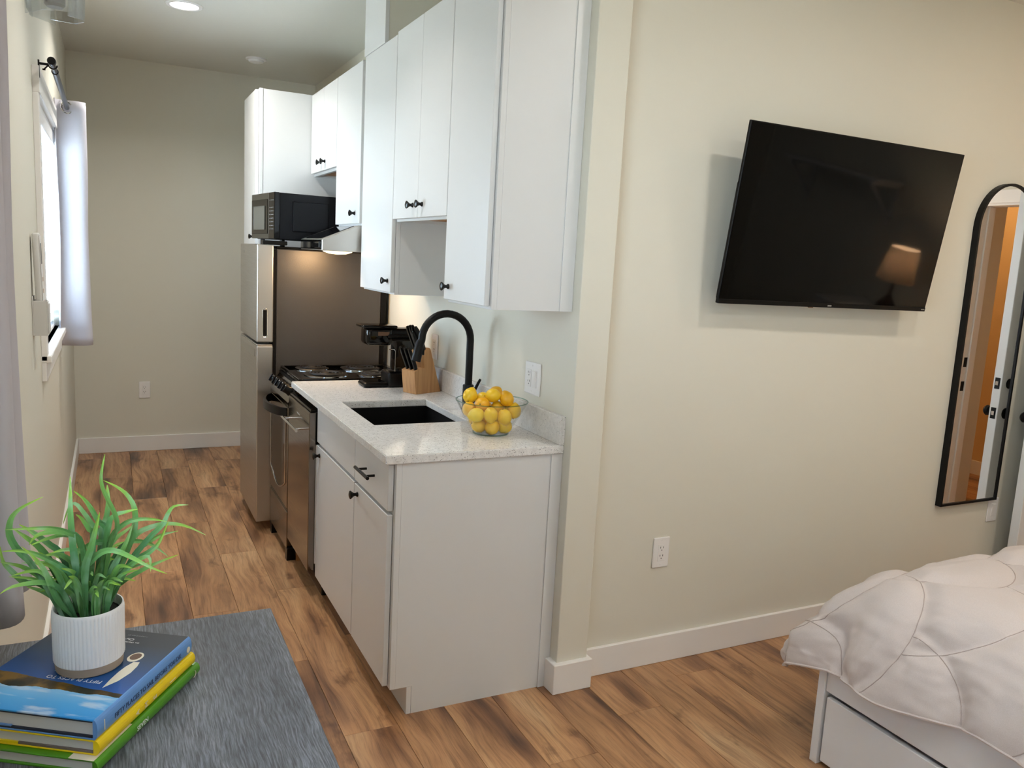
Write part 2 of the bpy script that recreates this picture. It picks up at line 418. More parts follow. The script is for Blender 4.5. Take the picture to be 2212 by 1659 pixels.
# ------------------------------------------------------------------ the room
ZC = 2.77; YB = 4.03; YR = -3.2; XR = 3.27; YT = 0.007; PW = 0.127; YP = -0.053
flo = tag(mk('floor', box(BM(), XL - .15, XR + .02, YR - .1, YB + .1, -0.1, -0.008), 'dark_gap'), kind='structure')
PWID, PLEN, GAP = 0.182, 1.22, 0.0012
plank_cache = {}
x = XL - 0.02; ci = 0
while x < XR:
    x1 = min(x + PWID, XR + 0.0)
    off = (ci * 0.437 + 0.23) % 1.0 * PLEN
    y = YR - off
    while y < YB:
        a, b = max(y, YR), min(y + PLEN, YB)
        hidden_region = (x > 0.2 and a > 0.12)
        if x > 0.1 and b > 0.11: b = 0.11
        if b - a > 0.02 and not hidden_region:
            key = (round(x1 - x, 3), round(b - a, 3))
            if key not in plank_cache:
                hx, hy = (x1 - x) / 2 - GAP / 2, (b - a) / 2 - GAP / 2
                bm = box(BM(), -hx, hx, -hy, hy, -0.008, 0.0, 0.0008)
                me = bpy.data.meshes.new('plank'); bm.to_mesh(me); bm.free(); me.materials.append(M['floor_wood']); plank_cache[key] = me
            p = bpy.data.objects.new('plank', plank_cache[key]); COL.objects.link(p)
            p.location = ((x + x1) / 2, (a + b) / 2, 0); p.parent = flo
        y += PLEN
    x += PWID; ci += 1
tag(mk('floor_hall', box(BM(), XR, 5.0, -2.6, 0.2, -0.05, 0.0), 'floor_wood'), kind='structure')

plain('outside_ground', rgb(150, 146, 138), 0.9)
tag(mk('ground_outside', box(BM(), -14, XL - .2, -12, 14, -.5, -.35), 'outside_ground'), kind='structure')
tag(mk('ceiling', box(BM(), XL - .15, XR + .15, YR - .15, YB + .15, ZC, ZC + .1), 'ceiling_paint'), kind='structure')
tag(mk('wall_back', box(BM(), XL - .15, PW, YB, YB + .12, -.05, ZC), 'wall_paint'), kind='structure')
tag(mk('wall_rear', box(BM(), XL - .15, XR + .12, YR - .12, YR, -.05, ZC), 'wall_paint'), kind='structure')
tag(mk('wall_kitchen', box(BM(), 0, PW, YP, YB, -.05, ZC, 0.002), 'wall_paint'), kind='structure')
tag(mk('wall_bedroom', box(BM(), PW, XR + .12, YT, YT + .12, -.05, ZC), 'wall_paint'), kind='structure')
bm = BM(); xs = (XL - .12, XL)
ys = sorted([YR] + [v for wv_ in WIN for v in wv_[:2]] + [YB])
box(bm, *xs, YR, WIN[1][0], -.05, ZC); box(bm, *xs, WIN[1][1], WIN[0][0], -.05, ZC); box(bm, *xs, WIN[0][1], YB, -.05, ZC)
for (y0, y1, z0, z1) in WIN: box(bm, *xs, y0, y1, -.05, z0); box(bm, *xs, y0, y1, z1, ZC)
tag(mk('wall_left', bm, 'wall_paint'), kind='structure')
DY0, DY1, DZ = -0.85, -0.085, 2.03
bm = BM(); box(bm, XR, XR + .12, YR, DY0, -.05, ZC); box(bm, XR, XR + .12, DY1, YT, -.05, ZC); box(bm, XR, XR + .12, DY0, DY1, DZ, ZC)
tag(mk('wall_right', bm, 'wall_paint'), kind='structure')
# hall beyond the bedroom door
bm = BM(); box(bm, 4.95, 5.05, -2.6, .2, -.05, 2.6); box(bm, XR + .12, 5.0, .1, .2, -.05, 2.6); box(bm, XR + .12, 5.0, -2.7, -2.6, -.05, 2.6)
tag(mk('wall_hall', bm, 'hall_paint'), kind='structure')
tag(mk('wall_partition', box(BM(), XR + .12, 3.76, -1.12, -1.0, -.05, 2.6), 'wall_paint'), kind='structure')
tag(mk('ceiling_hall', box(BM(), XR + .12, 5.05, -2.7, .2, 2.6, 2.7), 'ceiling_paint'), kind='structure')
# baseboards and trims
BH = 0.113
def board(name, x0, x1, y0, y1, h=BH): return tag(mk(name, box(BM(), x0, x1, y0, y1, 0.0, h, 0.002), 'trim_paint'), kind='structure')
board('baseboard_left', XL, XL + .015, YR, YB); board('baseboard_back', XL + .015, -.0, YB - .015, YB)
board('baseboard_bedroom', PW + .001, XR, YT - .015, YT)
board('baseboard_right', XR - .015, XR, YR, DY0 - .07); board('baseboard_hall', 4.935, 4.95, -2.6, .1)
board('baseboard_rear', XL + .015, XR, YR, YR + .015)
bm = BM(); box(bm, -.02, PW + .014, YP - .02, -.003, 0, BH, 0.002); tag(mk('trim_1', bm, 'trim_paint'), kind='structure')

# ------------------------------------------------------------------ windows with blinds
def window(nm, y0, y1, z0, z1):
    root = tag(bpy.data.objects.new(nm, None), kind='structure'); COL.objects.link(root); root.location = (XL, (y0 + y1) / 2, z0)
    cw, ct = 0.075, 0.02
    X0, X1 = XL, XL + ct
    bx('casing', 'trim_paint', root, X0, X1, y0 - cw, y0, z0 - .02, z1)
    bx('casing', 'trim_paint', root, X0, X1, y1, y1 + cw, z0 - .02, z1)
    bx('casing', 'trim_paint', root, X0, X1 + .004, y0 - cw, y1 + cw, z1, z1 + .095)
    bx('sill', 'trim_paint', root, XL - .1, XL + .035, y0 - cw, y1 + cw, z0 - .028, z0, 0.003)
    bx('apron', 'trim_paint', root, X0, X1 - .004, y0 - cw, y1 + cw, z0 - .1, z0 - .028)
    for a in ((y0, y0 + .04), (y1 - .04, y1), ((y0 + y1) / 2 - .02, (y0 + y1) / 2 + .02)):
        bx('sash', 'white_plastic', root, XL - .115, XL - .085, a[0], a[1], z0, z1)
    bx('sash', 'white_plastic', root, XL - .114, XL - .086, y0, y1, z0, z0 + .045); bx('sash', 'white_plastic', root, XL - .114, XL - .086, y0, y1, z1 - .045, z1)
    for a, b in ((y0 + .04, (y0 + y1) / 2 - .02), ((y0 + y1) / 2 + .02, y1 - .04)):
        bx('pane', 'pane_glass', root, XL - .102, XL - .099, a, b, z0 + .045, z1 - .045, 0)
    return root
window('window_1', *WIN[0]); window('window_2', *WIN[1])
def blind(y0, y1, z0, z1, label):
    root = thing('window_blind', label, 'blind', (XL - .045, (y0 + y1) / 2, z1), 'window blinds')
    xc = XL - .04
    bx('headrail', 'white_plastic', root, xc - .028, xc + .028, y0 + .008, y1 - .008, z1 - .055, z1 - .002, 0.003)
    bx('valance', 'white_plastic', root, xc + .029, xc + .045, y0 + .004, y1 - .004, z1 - .075, z1 - .001, 0.003)
    bm = box(BM(), -.025, .025, -(y1 - y0) / 2 + .012, (y1 - y0) / 2 - .012, -.0013, .0013)
    me = bpy.data.meshes.new('slat'); bm.to_mesh(me); bm.free(); me.materials.append(M['blind_slat'])
    z = z1 - .085
    while z > z0 + .03:
        o = bpy.data.objects.new('slat', me); COL.objects.link(o); o.location = (xc, (y0 + y1) / 2, z)
        o.rotation_euler = (0, math.radians(-34), 0); attach(o, root); z -= .043
    bx('bottom_rail', 'white_plastic', root, xc - .025, xc + .025, y0 + .012, y1 - .012, z0 + .004, z0 + .022, 0.003)
    for yy in (y0 + .16, (y0 + y1) / 2, y1 - .16): mk('cord', tube(BM(), [(xc + .026, yy, z0 + .02), (xc + .026, yy, z1 - .06)], .0014, 6), 'white_plastic', root)
    mk('wand', tube(BM(), [(xc + .05, y0 + .12, z1 - .62), (xc + .046, y0 + .12, z1 - .07)], .0045, 8), 'tank_glass', root)
    return root
blind(*WIN[0], 'white slatted blind in the window behind the curtain rod end')
blind(*WIN[1], 'white slatted blind in the window beside the grey table')

# ------------------------------------------------------------------ curtains and rods
def curtain(label, xc, amp, ypts, z0, z1, n_fold, grommets, ph=0.0):
    """a hanging panel folded back and forth along Y"""
    y0, y1 = ypts
    bm = BM(); nu, nv = n_fold * 24, 28; grid = []
    for j in range(nv + 1):
        t = j / nv; z = z1 + (z0 - z1) * t; row = []
        for i in range(nu + 1):
            s_ = i / nu; a = 2 * math.pi * n_fold * s_ + ph
            k = 1.0 - 0.12 * math.sin(math.pi * t) + 0.10 * t
            xx = xc + amp * k * math.cos(a) + 0.006 * noise.noise(Vector((s_ * 6, t * 3, 1.7)))
            yy = y0 + (y1 - y0) * s_ + 0.014 * math.sin(2 * a) + 0.010 * noise.noise(Vector((s_ * 5, t * 4, 8.3))) * t
            row.append(bm.verts.new((max(xx, XL + .006), yy, z + 0.004 * math.sin(a) * t)))
        grid.append(row)
    for j in range(nv):
        for i in range(nu): bm.faces.new((grid[j][i], grid[j][i + 1], grid[j + 1][i + 1], grid[j + 1][i]))
    low = [v.co.copy() + Vector((0, 0, .004)) for v in grid[-1]]
    root = thing('curtain', label, 'curtain', (xc, (y0 + y1) / 2, z0), 'curtain panels')
    o = mk('cloth', bm, 'curtain_cloth', root, True)
    md = o.modifiers.new('thick', 'SOLIDIFY'); md.thickness = 0.0025
    hem = BM(); tube(hem, low, .0024, 5); mk('hem', hem, 'curtain_cloth', root)
    for gy in grommets:
        g_ = BM(); R_, r_ = .0265, .0045
        pts = [(math.cos(2 * math.pi * i / 24) * R_, 0, math.sin(2 * math.pi * i / 24) * R_) for i in range(25)]
        tube(g_, pts, r_, 8, False)
        o = mk('grommet', g_, 'chrome', None); o.location = (RODX, gy, RODZ); o.rotation_euler = (0, 0, math.radians(28)); attach(o, root)
    return root
RODX, RODZ = XL + .068, 2.165
def rod(y0, y1, brk, label):
    root = thing('curtain_rod', label, 'curtain rod', (RODX, y0, RODZ), 'curtain rods')
    mk('tube', tube(BM(), [(RODX, y0 + .02, RODZ), (RODX, y1, RODZ)], .0095, 16), 'rod_grey', root, True)
    mk('outer_tube', tube(BM(), [(RODX, y0 + .19, RODZ), (RODX, y1, RODZ)], .0112, 16), 'rod_grey', root, True)
    mk('collar', tube(BM(), [(RODX, y0 + .183, RODZ), (RODX, y0 + .192, RODZ)], .0125, 16), 'black_metal', root, True)
    mk('finial', lathe(BM(), [(0, -.03), (.0135, -.03), (.0145, -.027), (.0145, 0), (.012, .012), (.010, .03)], 24, Matrix.Translation((RODX, y0, RODZ)) @ Matrix.Rotation(math.radians(-90), 4, 'X')), 'black_metal', root, True)
    for yy in brk:
        b = BM(); box(b, XL + .02, XL + .025, yy - .009, yy + .009, RODZ - .05, RODZ + .012)
        box(b, XL + .02, RODX - .012, yy - .004, yy + .004, RODZ - .004, RODZ + .004)
        tube(b, [(RODX - .014 * math.cos(a), yy, RODZ - .014 * math.sin(a)) for a in [math.pi * i / 8 for i in range(-1, 9)]], .0028, 6)
        tube(b, [(RODX - .016, yy, RODZ - .004), (RODX - .028, yy, RODZ - .018)], .0028, 6); box(b, RODX - .034, RODX - .024, yy - .002, yy + .002, RODZ - .022, RODZ - .016)
        mk('bracket', b, 'black_metal', root)
    return root
rod(1.11, 2.52, (1.165, 2.40), 'dark grey curtain rod with black end cap above the far window')
rod(-2.7, -0.50, (-2.5, -0.56), 'dark grey curtain rod above the window by the table')
curtain('pale grey curtain panel with metal grommet at the far window', -1.585, .068, (2.235, 2.46), .995, 2.20, 2, (2.262,), math.pi * .86)
curtain('long pale grey curtain panel hanging over the table end', -1.616, .036, (-.87, -0.575), .85, 2.20, 2, (), math.pi * .508)

# ------------------------------------------------------------------ kitchen cabinets
CF = -.61                                      # base carcass front
def knob(parent, xf, y, z):
    prof = [(.0095, 0), (.0095, .003), (.0058, .008), (.0062, .014), (.0115, .021), (.0155, .026), (.0150, .029), (.009, .0315), (0, .032)]
    mk('knob', lathe(BM(), prof, 24, Matrix.Translation((xf, y, z)) @ Matrix.Rotation(math.radians(-90), 4, 'Y')), 'knob_black', parent, True)
def door(parent, xf, y0, y1, z0, z1, kn=None, name='door', th=.02):
    d = bx(name, 'cabinet_white', parent, xf - th, xf - .0015, y0, y1, z0, z1, .0016)
    if kn: knob(d, xf - th, *kn)
    return d
def upper(name, label, xf, y0, y1, z0, z1, doors, scribe=False, group='wall cabinets above the kitchen counter'):
    r = thing(name, label, 'cabinet', (xf / 2, (y0 + y1) / 2, z0), group)
    e = .0006
    bx('face_frame', 'cabinet_white', r, xf, xf + .019, y0 + e, y1 - e, z0, z1, .0008)
    bx('side_panel', 'cabinet_white', r, xf + .0195, -.001, y0 + e + .0008, y0 + .016, z0, z1, .0006)
    bx('side_panel', 'cabinet_white', r, xf + .0195, -.001, y1 - .016, y1 - e - .0008, z0, z1, .0006)
    bx('top_panel', 'cabinet_white', r, xf + .0195, -.001, y0 + .016, y1 - .016, z1 - .016, z1 - .001, 0)
    bx('bottom_panel', 'cabinet_wood', r, xf + .0195, -.001, y0 + .016, y1 - .016, z0 + .014, z0 + .03, 0)
    for d in doors: door(r, xf, *d)
    if scribe: bx('scribe_strip', 'cabinet_white', r, -.05, -.001, y0 - .0035, y0 + .0008, z0, z1, .0006)
    return r
UX = -.305
ZT = 2.452
upper('wall_cabinet', 'tall white wall cabinet at the end of the row beside the wall post', UX, 0.0, .383, 1.38, ZT, [(.014, .379, 1.391, ZT - .006, (.335, 1.438))], True)
upper('wall_cabinet', 'short white two-door wall cabinet over the sink and faucet', UX, .384, 1.018, 1.681, ZT + .006, [(.385, .698, 1.691, ZT + .008, (.645, 1.741)), (.701, 1.014, 1.691, ZT + .008, (.755, 1.741))])
upper('wall_cabinet', 'tall white wall cabinet between the range hood and sink cabinets', UX, 1.019, 1.502, 1.366, ZT, [(1.021, 1.497, 1.375, ZT - .002, (1.062, 1.425))])
upper('wall_cabinet', 'white wall cabinet resting above the steel range hood', UX, 1.527, 2.022, 1.672, ZT, [(1.545, 2.018, 1.682, ZT - .006, (1.628, 1.732))])
upper('wall_cabinet', 'short white wall cabinet with two knobs above the microwave', UX, 2.024, 2.643, 1.976, ZT, [(2.026, 2.326, 1.99, ZT - .006, (2.28, 2.037)), (2.330, 2.638, 1.99, ZT - .006, (2.375, 2.037))])
r = thing('pantry_cabinet', 'tall white pantry cabinet standing behind the refrigerator', 'cabinet', (-.3, 2.88, 0))
bx('body', 'cabinet_white', r, -.605, -.001, 2.647, 3.11, .1, 2.45); bx('plinth', 'cabinet_white', r, -.55, -.001, 2.65, 3.105, 0, .1)
bx('face_frame', 'cabinet_white', r, -.625, -.6055, 2.6445, 3.11, .1, 2.452, .001)
door(r, -.625, 2.665, 3.105, .11, 1.50); door(r, -.625, 2.665, 3.105, 1.505, 2.445, (2.71, 1.60))
# duct chase on top of the hood-side cabinet
r = thing('duct_chase', 'boxed duct chase between the wall cabinets and the ceiling', 'duct cover', (-.15, 1.36, 2.452))
bx('front_panel', 'cabinet_white', r, -.325, -.307, 1.200, 1.519, 2.453, 2.769, .001)
bx('side_panel', 'wall_paint', r, -.306, -.002, 1.206, 1.22, 2.453, 2.769, .001); bx('side_panel', 'wall_paint', r, -.306, -.002, 1.50, 1.515, 2.453, 2.769, .001)

def base(name, label, y0, y1, fronts, scribe=False):
    r = thing(name, label, 'cabinet', (-.3, (y0 + y1) / 2, 0), 'base cabinets under the counter')
    e = .0006; z1 = .880
    bx('face_frame', 'cabinet_white', r, CF, CF + .019, y0 + e, y1 - e, .1, z1, .0008)
    bm = BM()
    prism(bm, [(CF + .0195, .1), (-.533, .1), (-.533, .0), (-.001, 0), (-.001, z1), (CF + .0195, z1)], 'y', y0 + e + .0008, y0 + .016); mk('side_panel', bm, 'cabinet_white', r)
    bm = BM(); prism(bm, [(CF + .0195, .1), (-.533, .1), (-.533, .0), (-.001, 0), (-.001, z1), (CF + .0195, z1)], 'y', y1 - .016, y1 - e - .0008); mk('side_panel', bm, 'cabinet_white', r)
    bx('toe_kick', 'cabinet_white', r, -.551, -.534, y0 + e, y1 - e, 0.0, .099, .001)
    bx('bottom_panel', 'cabinet_wood', r, CF + .0195, -.001, y0 + .016, y1 - .016, .1, .116, 0)
    for f in fronts: door(r, CF, *f)
    if scribe: bx('scribe_strip', 'cabinet_white', r, -.045, -.001, y0 - .0035, y0 + .0008, 0, z1, .0006)
    return r
rb = base('base_cabinet', 'white base cabinet with one drawer at the open end of the counter', 0.0, .423, [(.022, .419, .106, .704, (.375, .673))], True)
dr = bx('drawer', 'cabinet_white', rb, CF - .02, CF - .0015, .022, .419, .717, .872, .0016)
b = BM(); xb = CF - .053
tube(b, [(xb, .145, .797), (xb, .300, .797)], .006, 14); mk('bar_pull', b, 'knob_black', dr, True)
for yy in (.175, .27): mk('pull_post', tube(BM(), [(CF - .02, yy, .797), (xb, yy, .797)], .0045, 12), 'knob_black', dr, True)
rs_ = base('base_cabinet', 'white sink base cabinet under the counter next to the dishwasher', .424, 1.037, [(.427, 1.031, .106, .706, (.975, .67))])
bx('false_front', 'cabinet_white', rs_, CF - .02, CF - .0015, .427, 1.031, .719, .872, .0016)

# ------------------------------------------------------------------ countertop with sink cut-out
ZTOP, ZBOT = .911, .881
XO, YE, YL = -.650, -.0096, 1.505
SX0, SX1, SY0, SY1 = -.549, -.172, .453, .935
r = thing('countertop', 'white speckled quartz countertop with upstand along the wall', 'countertop', (-.32, .75, ZBOT))
bm = BM()
bmv = BM(); box(bmv, XO, -.0005, YE, YL, ZBOT, ZTOP)
bmv.free()
def ring_slab(bm, ox0, ox1, oy0, oy1, ix0, ix1, iy0, iy1, z0, z1):
    V = {}
    for z in (z0, z1):
        V['o', z] = [bm.verts.new((a, b_, z)) for a, b_ in ((ox0, oy0), (ox1, oy0), (ox1, oy1), (ox0, oy1))]
        V['i', z] = [bm.verts.new((a, b_, z)) for a, b_ in ((ix0, iy0), (ix1, iy0), (ix1, iy1), (ix0, iy1))]
    for i in range(4):
        j = (i + 1) % 4
        for k, z in ((1, z1), (0, z0)):
            f = (V['o', z][i], V['o', z][j], V['i', z][j], V['i', z][i]); bm.faces.new(f if k else f[::-1])
        bm.faces.new((V['o', z0][i], V['o', z0][j], V['o', z1][j], V['o', z1][i]))
        bm.faces.new((V['i', z0][j], V['i', z0][i], V['i', z1][i], V['i', z1][j]))
    bmesh.ops.recalc_face_normals(bm, faces=bm.faces)
ring_slab(bm, XO, -.0005, YE, YL, SX0, SX1, SY0, SY1, ZBOT, ZTOP)
bmesh.ops.bevel(bm, geom=[e for e in bm.edges if len(e.link_faces) == 2 and e.calc_face_angle(0) > .5], offset=.003, segments=2, affect='EDGES')
mk('slab', bm, 'quartz', r)
bx('upstand', 'quartz', r, -.0205, -.0005, YE, YL, ZTOP + .0004, 1.014, .0015)
# undermount sink
r = thing('kitchen_sink', 'black undermount sink set in the quartz counter', 'sink', ((SX0 + SX1) / 2, (SY0 + SY1) / 2, .70))
bm = BM()
t_ = .004; a0, a1, b0, b1 = SX0 - .004, SX1 + .004, SY0 - .004, SY1 + .004
for q_ in ((a0 - t_, a0, b0 - t_, b1 + t_, .705, .8805), (a1, a1 + t_, b0 - t_, b1 + t_, .705, .8805), (a0, a1, b0 - t_, b0, .705, .8805), (a0, a1, b1, b1 + t_, .705, .8805), (a0, a1, b0, b1, .701, .706)): box(bm, *q_)
mk('basin', bm, 'sink_black', r)
mk('drain', lathe(BM(), [(0, .7065), (.030, .7065), (.042, .7085), (.044, .7062)], 24, Matrix.Translation(((SX0 + SX1) / 2, (SY0 + SY1) / 2, 0))), 'black_metal', r, True)
# faucet
FX, FY = -.075, .690
r = thing('faucet', 'matte black gooseneck faucet with side lever', 'faucet', (FX, FY, ZTOP))
mk('base', lathe(BM(), [(0, 0), (.027, 0), (.027, .006), (.0235, .010), (.0235, .100), (.022, .104), (0, .104)], 28, Matrix.Translation((FX, FY, ZTOP))), 'black_metal', r, True)
R_ = .1075; pts = [(FX, FY, ZTOP + .10), (FX, FY, 1.20)] + [(FX - R_ + R_ * math.cos(a), FY, 1.205 + R_ * math.sin(a)) for a in [math.pi * i / 18 for i in range(0, 18)]]
pts += [(FX - 2 * R_ + .0 - .0035 * k, FY, 1.205 - .012 * k) for k in range(0, 2)]
mk('neck', tube(BM(), pts, .0155, 18), 'black_metal', r, True)
hx, hz = FX - 2 * R_ - .003, 1.197
sp_ = mk('spray_head', tube(BM(), [(hx, FY, hz), (hx - .004, FY, hz - .004), (hx - .019, FY, hz - .078), (hx - .0195, FY, hz - .080)], [.0165, .0178, .0200, .0185], 20), 'black_metal', r, True)
bx('spray_button', 'black_plastic', sp_, hx + .006, hx + .014, FY - .008, FY + .008, hz - .055, hz - .012, .002)
mk('valve', tube(BM(), [(FX, FY, ZTOP + .045), (FX - .006, FY - .050, ZTOP + .045)], .0185, 20), 'black_metal', r, True)
mk('lever', tube(BM(), [(FX - .004, FY - .043, ZTOP + .055), (FX + .004, FY - .068, ZTOP + .100), (FX + .012, FY - .092, ZTOP + .140)], [.0075, .0065, .0055], 12), 'black_metal', r, True)

# ------------------------------------------------------------------ dishwasher
r = thing('dishwasher', 'slim stainless dishwasher with bar handle next to the sink cabinet', 'dishwasher', (-.33, 1.27, 0))
bx('tub', 'black_matte', r, -.605, -.04, 1.046, 1.496, .10, .868)
d = bx('door', 'steel_polished', r, -.662, -.632, 1.044, 1.500, .125, .846, .003, 2)
bx('door_back', 'white_plastic', d, -.6315, -.606, 1.046, 1.498, .155, .70, .002); bx('door_back_upper', 'black_plastic', d, -.6315, -.606, 1.046, 1.498, .702, .845, .002)
bx('control_strip', 'black_gloss', d, -.655, -.609, 1.05, 1.496, .8465, .858, .002)
hb = mk('handle', tube(BM(), [(-.703, 1.115, .752), (-.703, 1.435, .752)], .0062, 14), 'chrome', d, True)
for yy in (1.155, 1.395): mk('handle_post', tube(BM(), [(-.662, yy, .752), (-.703, yy, .752)], .0045, 10), 'chrome', hb, True)
bx('maker_badge', 'badge_grey', d, -.6626, -.662, 1.235, 1.30, .794, .801, 0)
bx('toe_plate', 'black_matte', r, -.565, -.55, 1.046, 1.496, .0, .1, .001)
for yy in (1.06, 1.47): mk('foot', tube(BM(), [(-.58, yy, 0), (-.58, yy, .1)], .013, 10), 'black_plastic', r, True)
rr_ = tag(bx('filler_panel', 'cabinet_wood', None, -.616, -.05, 1.4985, 1.5045, 0, .87, .0006), 'narrow wood filler panel between the dishwasher and the range', 'panel')

# ------------------------------------------------------------------ range
r = thing('electric_range', 'small electric range with coil burners between fridge and dishwasher', 'stove', (-.33, 1.765, 0))
y0, y1 = 1.512, 1.996
bx('body', 'black_matte', r, -.618, -.02, y0, y1, .06, .895)
d = bx('drawer', 'steel_polished', r, -.660, -.62, y0 + .02, y1 - .004, .058, .248, .003, 2)
bx('drawer_lip', 'black_gloss', d, -.658, -.622, y0 + .018, y1 - .004, .2485, .262, .002)
d = bx('oven_door', 'steel_polished', r, -.662, -.62, y0 + .012, y1 - .002, .266, .778, .004, 2)
# window: dark pane with an arched lower edge, framed
ya, yb = y0 + .055, y1 - .05
poly = [(ya, .70), (yb, .70)] + [(yb + (ya - yb) * t, .395 - .06 * math.sin(math.pi * t)) for t in [i / 14 for i in range(15)]]
b = BM(); prism(b, poly, 'x', -.664, -.660); mk('oven_window', b, 'black_gloss', d)
cx_, cz_ = (ya + yb) / 2, .53
poly2 = [(cx_ + (p[0] - cx_) * 1.035, cz_ + (p[1] - cz_) * 1.03) for p in poly]
b = BM(); tube(b, [(-.6645, p[0], p[1]) for p in poly2 + [poly2[0]]], .0035, 6, False); mk('window_trim', b, 'chrome', d, True)
hp = [(-.664 - .062 * math.sin(math.pi * t) ** .6 if 0 < t < 1 else -.660, y0 + .03 + (y1 - y0 - .05) * t, .752) for t in [i / 20 for i in range(21)]]
b = BM()
for i in range(20):
    p, q_ = hp[i], hp[i + 1]
    pass
def strap(bm, path, h, th):
    pr = []
    for i, p in enumerate(path):
        a = Vector(path[max(i - 1, 0)]); c_ = Vector(path[min(i + 1, len(path) - 1)]); t = (c_ - a).normalized(); nrm = Vector((t.y, -t.x, 0)) * -1
        p = Vector(p); pr.append([bm.verts.new(p + nrm * sx_ * th / 2 + Vector((0, 0, sz_ * h / 2))) for sx_, sz_ in ((-1, -1), (1, -1), (1, 1), (-1, 1))])
    for a, b_ in zip(pr, pr[1:]):
        for k in range(4): bm.faces.new((a[k], a[(k + 1) % 4], b_[(k + 1) % 4], b_[k]))
    bm.faces.new(pr[0]); bm.faces.new(pr[-1]); bmesh.ops.recalc_face_normals(bm, faces=bm.faces)
strap(b, hp, .040, .014); mk('oven_handle', b, 'black_plastic', d, True)
# sloped control panel
b = BM(); prism(b, [(-.662, .782), (-.662, .802), (-.612, .893), (-.560, .893), (-.560, .782)], 'y', y0 + .004, y1); cp = mk('control_panel', b, 'steel_polished', r)
nrm = Vector((-.091, 0, .05)).normalized(); ax = Vector((.05, 0, .091)).normalized()
for k in range(5):
    yy = y0 + .075 + k * .083
    o_ = Vector((-.637, yy, .8475)) + nrm * .0
    m = frame(o_, Vector((0, 1, 0)), nrm.cross(Vector((0, 1, 0))), nrm)
    kb = mk('burner_knob', lathe(BM(), [(.025, 0), (.025, .006), (.0215, .012), (.0205, .036), (.017, .040), (0, .040)], 24, m), 'black_plastic', cp, True)
    b = BM(); box(b, -.0045, .0045, -.020, .020, .036, .048, .0015, 1, m); mk('knob_grip', b, 'black_plastic', kb)
    b = BM(); box(b, -.0008, .0008, .004, .019, .048, .0486, 0, 1, m); mk('knob_mark', b, 'chrome', kb)
# cooktop with raised rim and four coil burners
b = BM(); box(b, -.615, -.02, y0 - .002, y1 + .002, .894, .912, .006, 2); ct = mk('cooktop', b, 'black_gloss', r, True)
b = BM()
for q_ in ((-.613, -.596, y0 - .001, y1 + .001), (-.05, -.022, y0 - .001, y1 + .001), (-.596, -.05, y0 - .001, y0 + .012), (-.596, -.05, y1 - .012, y1 + .001)): box(b, *q_, .9115, .9185, .003)
mk('cooktop_rim', b, 'black_gloss', ct)
for bxx, byy, br in ((-.465, 1.895, .078), (-.445, 1.672, .098), (-.205, 1.872, .098), (-.20, 1.642, .078)):
    q_ = bpy.data.objects.new('burner', None); COL.objects.link(q_); q_.location = (bxx, byy, .912); attach(q_, r)
    mk('drip_bowl', lathe(BM(), [(.012, .9128), (br * .6, .9128), (br * .93, .9155), (br * 1.05, .9205), (br * 1.13, .9185), (br * 1.14, .9122)], 40, Matrix.Translation((bxx, byy, 0))), 'drip_bowl', q_, True)
    n_ = 150; turns = 4
    pts = [(bxx + (.020 + (br * .88 - .020) * i / n_) * math.cos(2 * math.pi * turns * i / n_), byy + (.020 + (br * .88 - .020) * i / n_) * math.sin(2 * math.pi * turns * i / n_), .9235) for i in range(n_ + 1)]
    mk('coil', tube(BM(), pts, .0042, 8), 'coil', q_, True)
    mk('hub', lathe(BM(), [(.016, .918), (.016, .9265), (.010, .928), (0, .928)], 20, Matrix.Translation((bxx, byy, 0))), 'chrome', q_, True)
for xx in (-.64, -.08):
    for yy in (y0 + .025, y1 - .03):
        b = BM(); prism(b, [(yy - .02, 0), (yy + .02, 0), (yy + .028, .062), (yy - .028, .062)], 'x', xx - .02, xx + .02); mk('foot', b, 'black_plastic', r)

# ------------------------------------------------------------------ range hood
r = thing('range_hood', 'slim stainless range hood with a lit lamp under the cabinet', 'range hood', (-.25, 1.78, 1.54))
b = BM(); prism(b, [(-.507, 1.541), (-.507, 1.594), (-.33, 1.670), (-.01, 1.670), (-.01, 1.541)], 'y', 1.532, 2.020)
bmesh.ops.bevel(b, geom=b.edges[:], offset=.002, segments=1, affect='EDGES')
mk('shell', b, 'steel', r)
bx('front_panel', 'black_gloss', r, -.5095, -.507, 1.545, 2.012, 1.546, 1.592, .001)
b = BM(); m = frame((-.4185, 1.80, 1.6335), (0, 1, 0), (-.177, 0, -.076), (-.076, 0, .177))
box(b, -.21, .17, -.088, .088, .0, .0015, .0006, 1, m); mk('top_panel', b, 'black_gloss', r)
for k in range(8):
    b = BM(); box(b, -.215 - .0, -.212, -.0, .0, 0, 0) if False else None
    b.free() if b else None
    b = BM(); mm = frame((-.352 - .012 * (k % 2) * 0, 1.590 + k * .012, 1.6612), (0, 1, 0), (-.177, 0, -.076), (-.076, 0, .177)); box(b, -.0035, .0035, -.016, .016, 0, .001, 0, 1, mm); mk('vent_slot', b, 'slot_dark', r)
for k in range(2):
    bx('switch', 'black_plastic', r, -.5115, -.5093, 1.562 + k * .018, 1.574 + k * .018, 1.556, 1.584, .0008)
mk('lamp_lens', lathe(BM(), [(0, -.016), (.05, -.013), (.085, -.004), (.088, .0), (0, .0)], 32, Matrix.Translation((-.40, 1.66, 1.5405)) @ Matrix.Diagonal((.8, 1.2, 1, 1))), 'hood_lens', r, True)
L = bpy.data.lights.new('hood_lamp', 'AREA'); L.shape = 'DISK'; L.size = .12; L.energy = 3.4; L.color = (1, .64, .32)
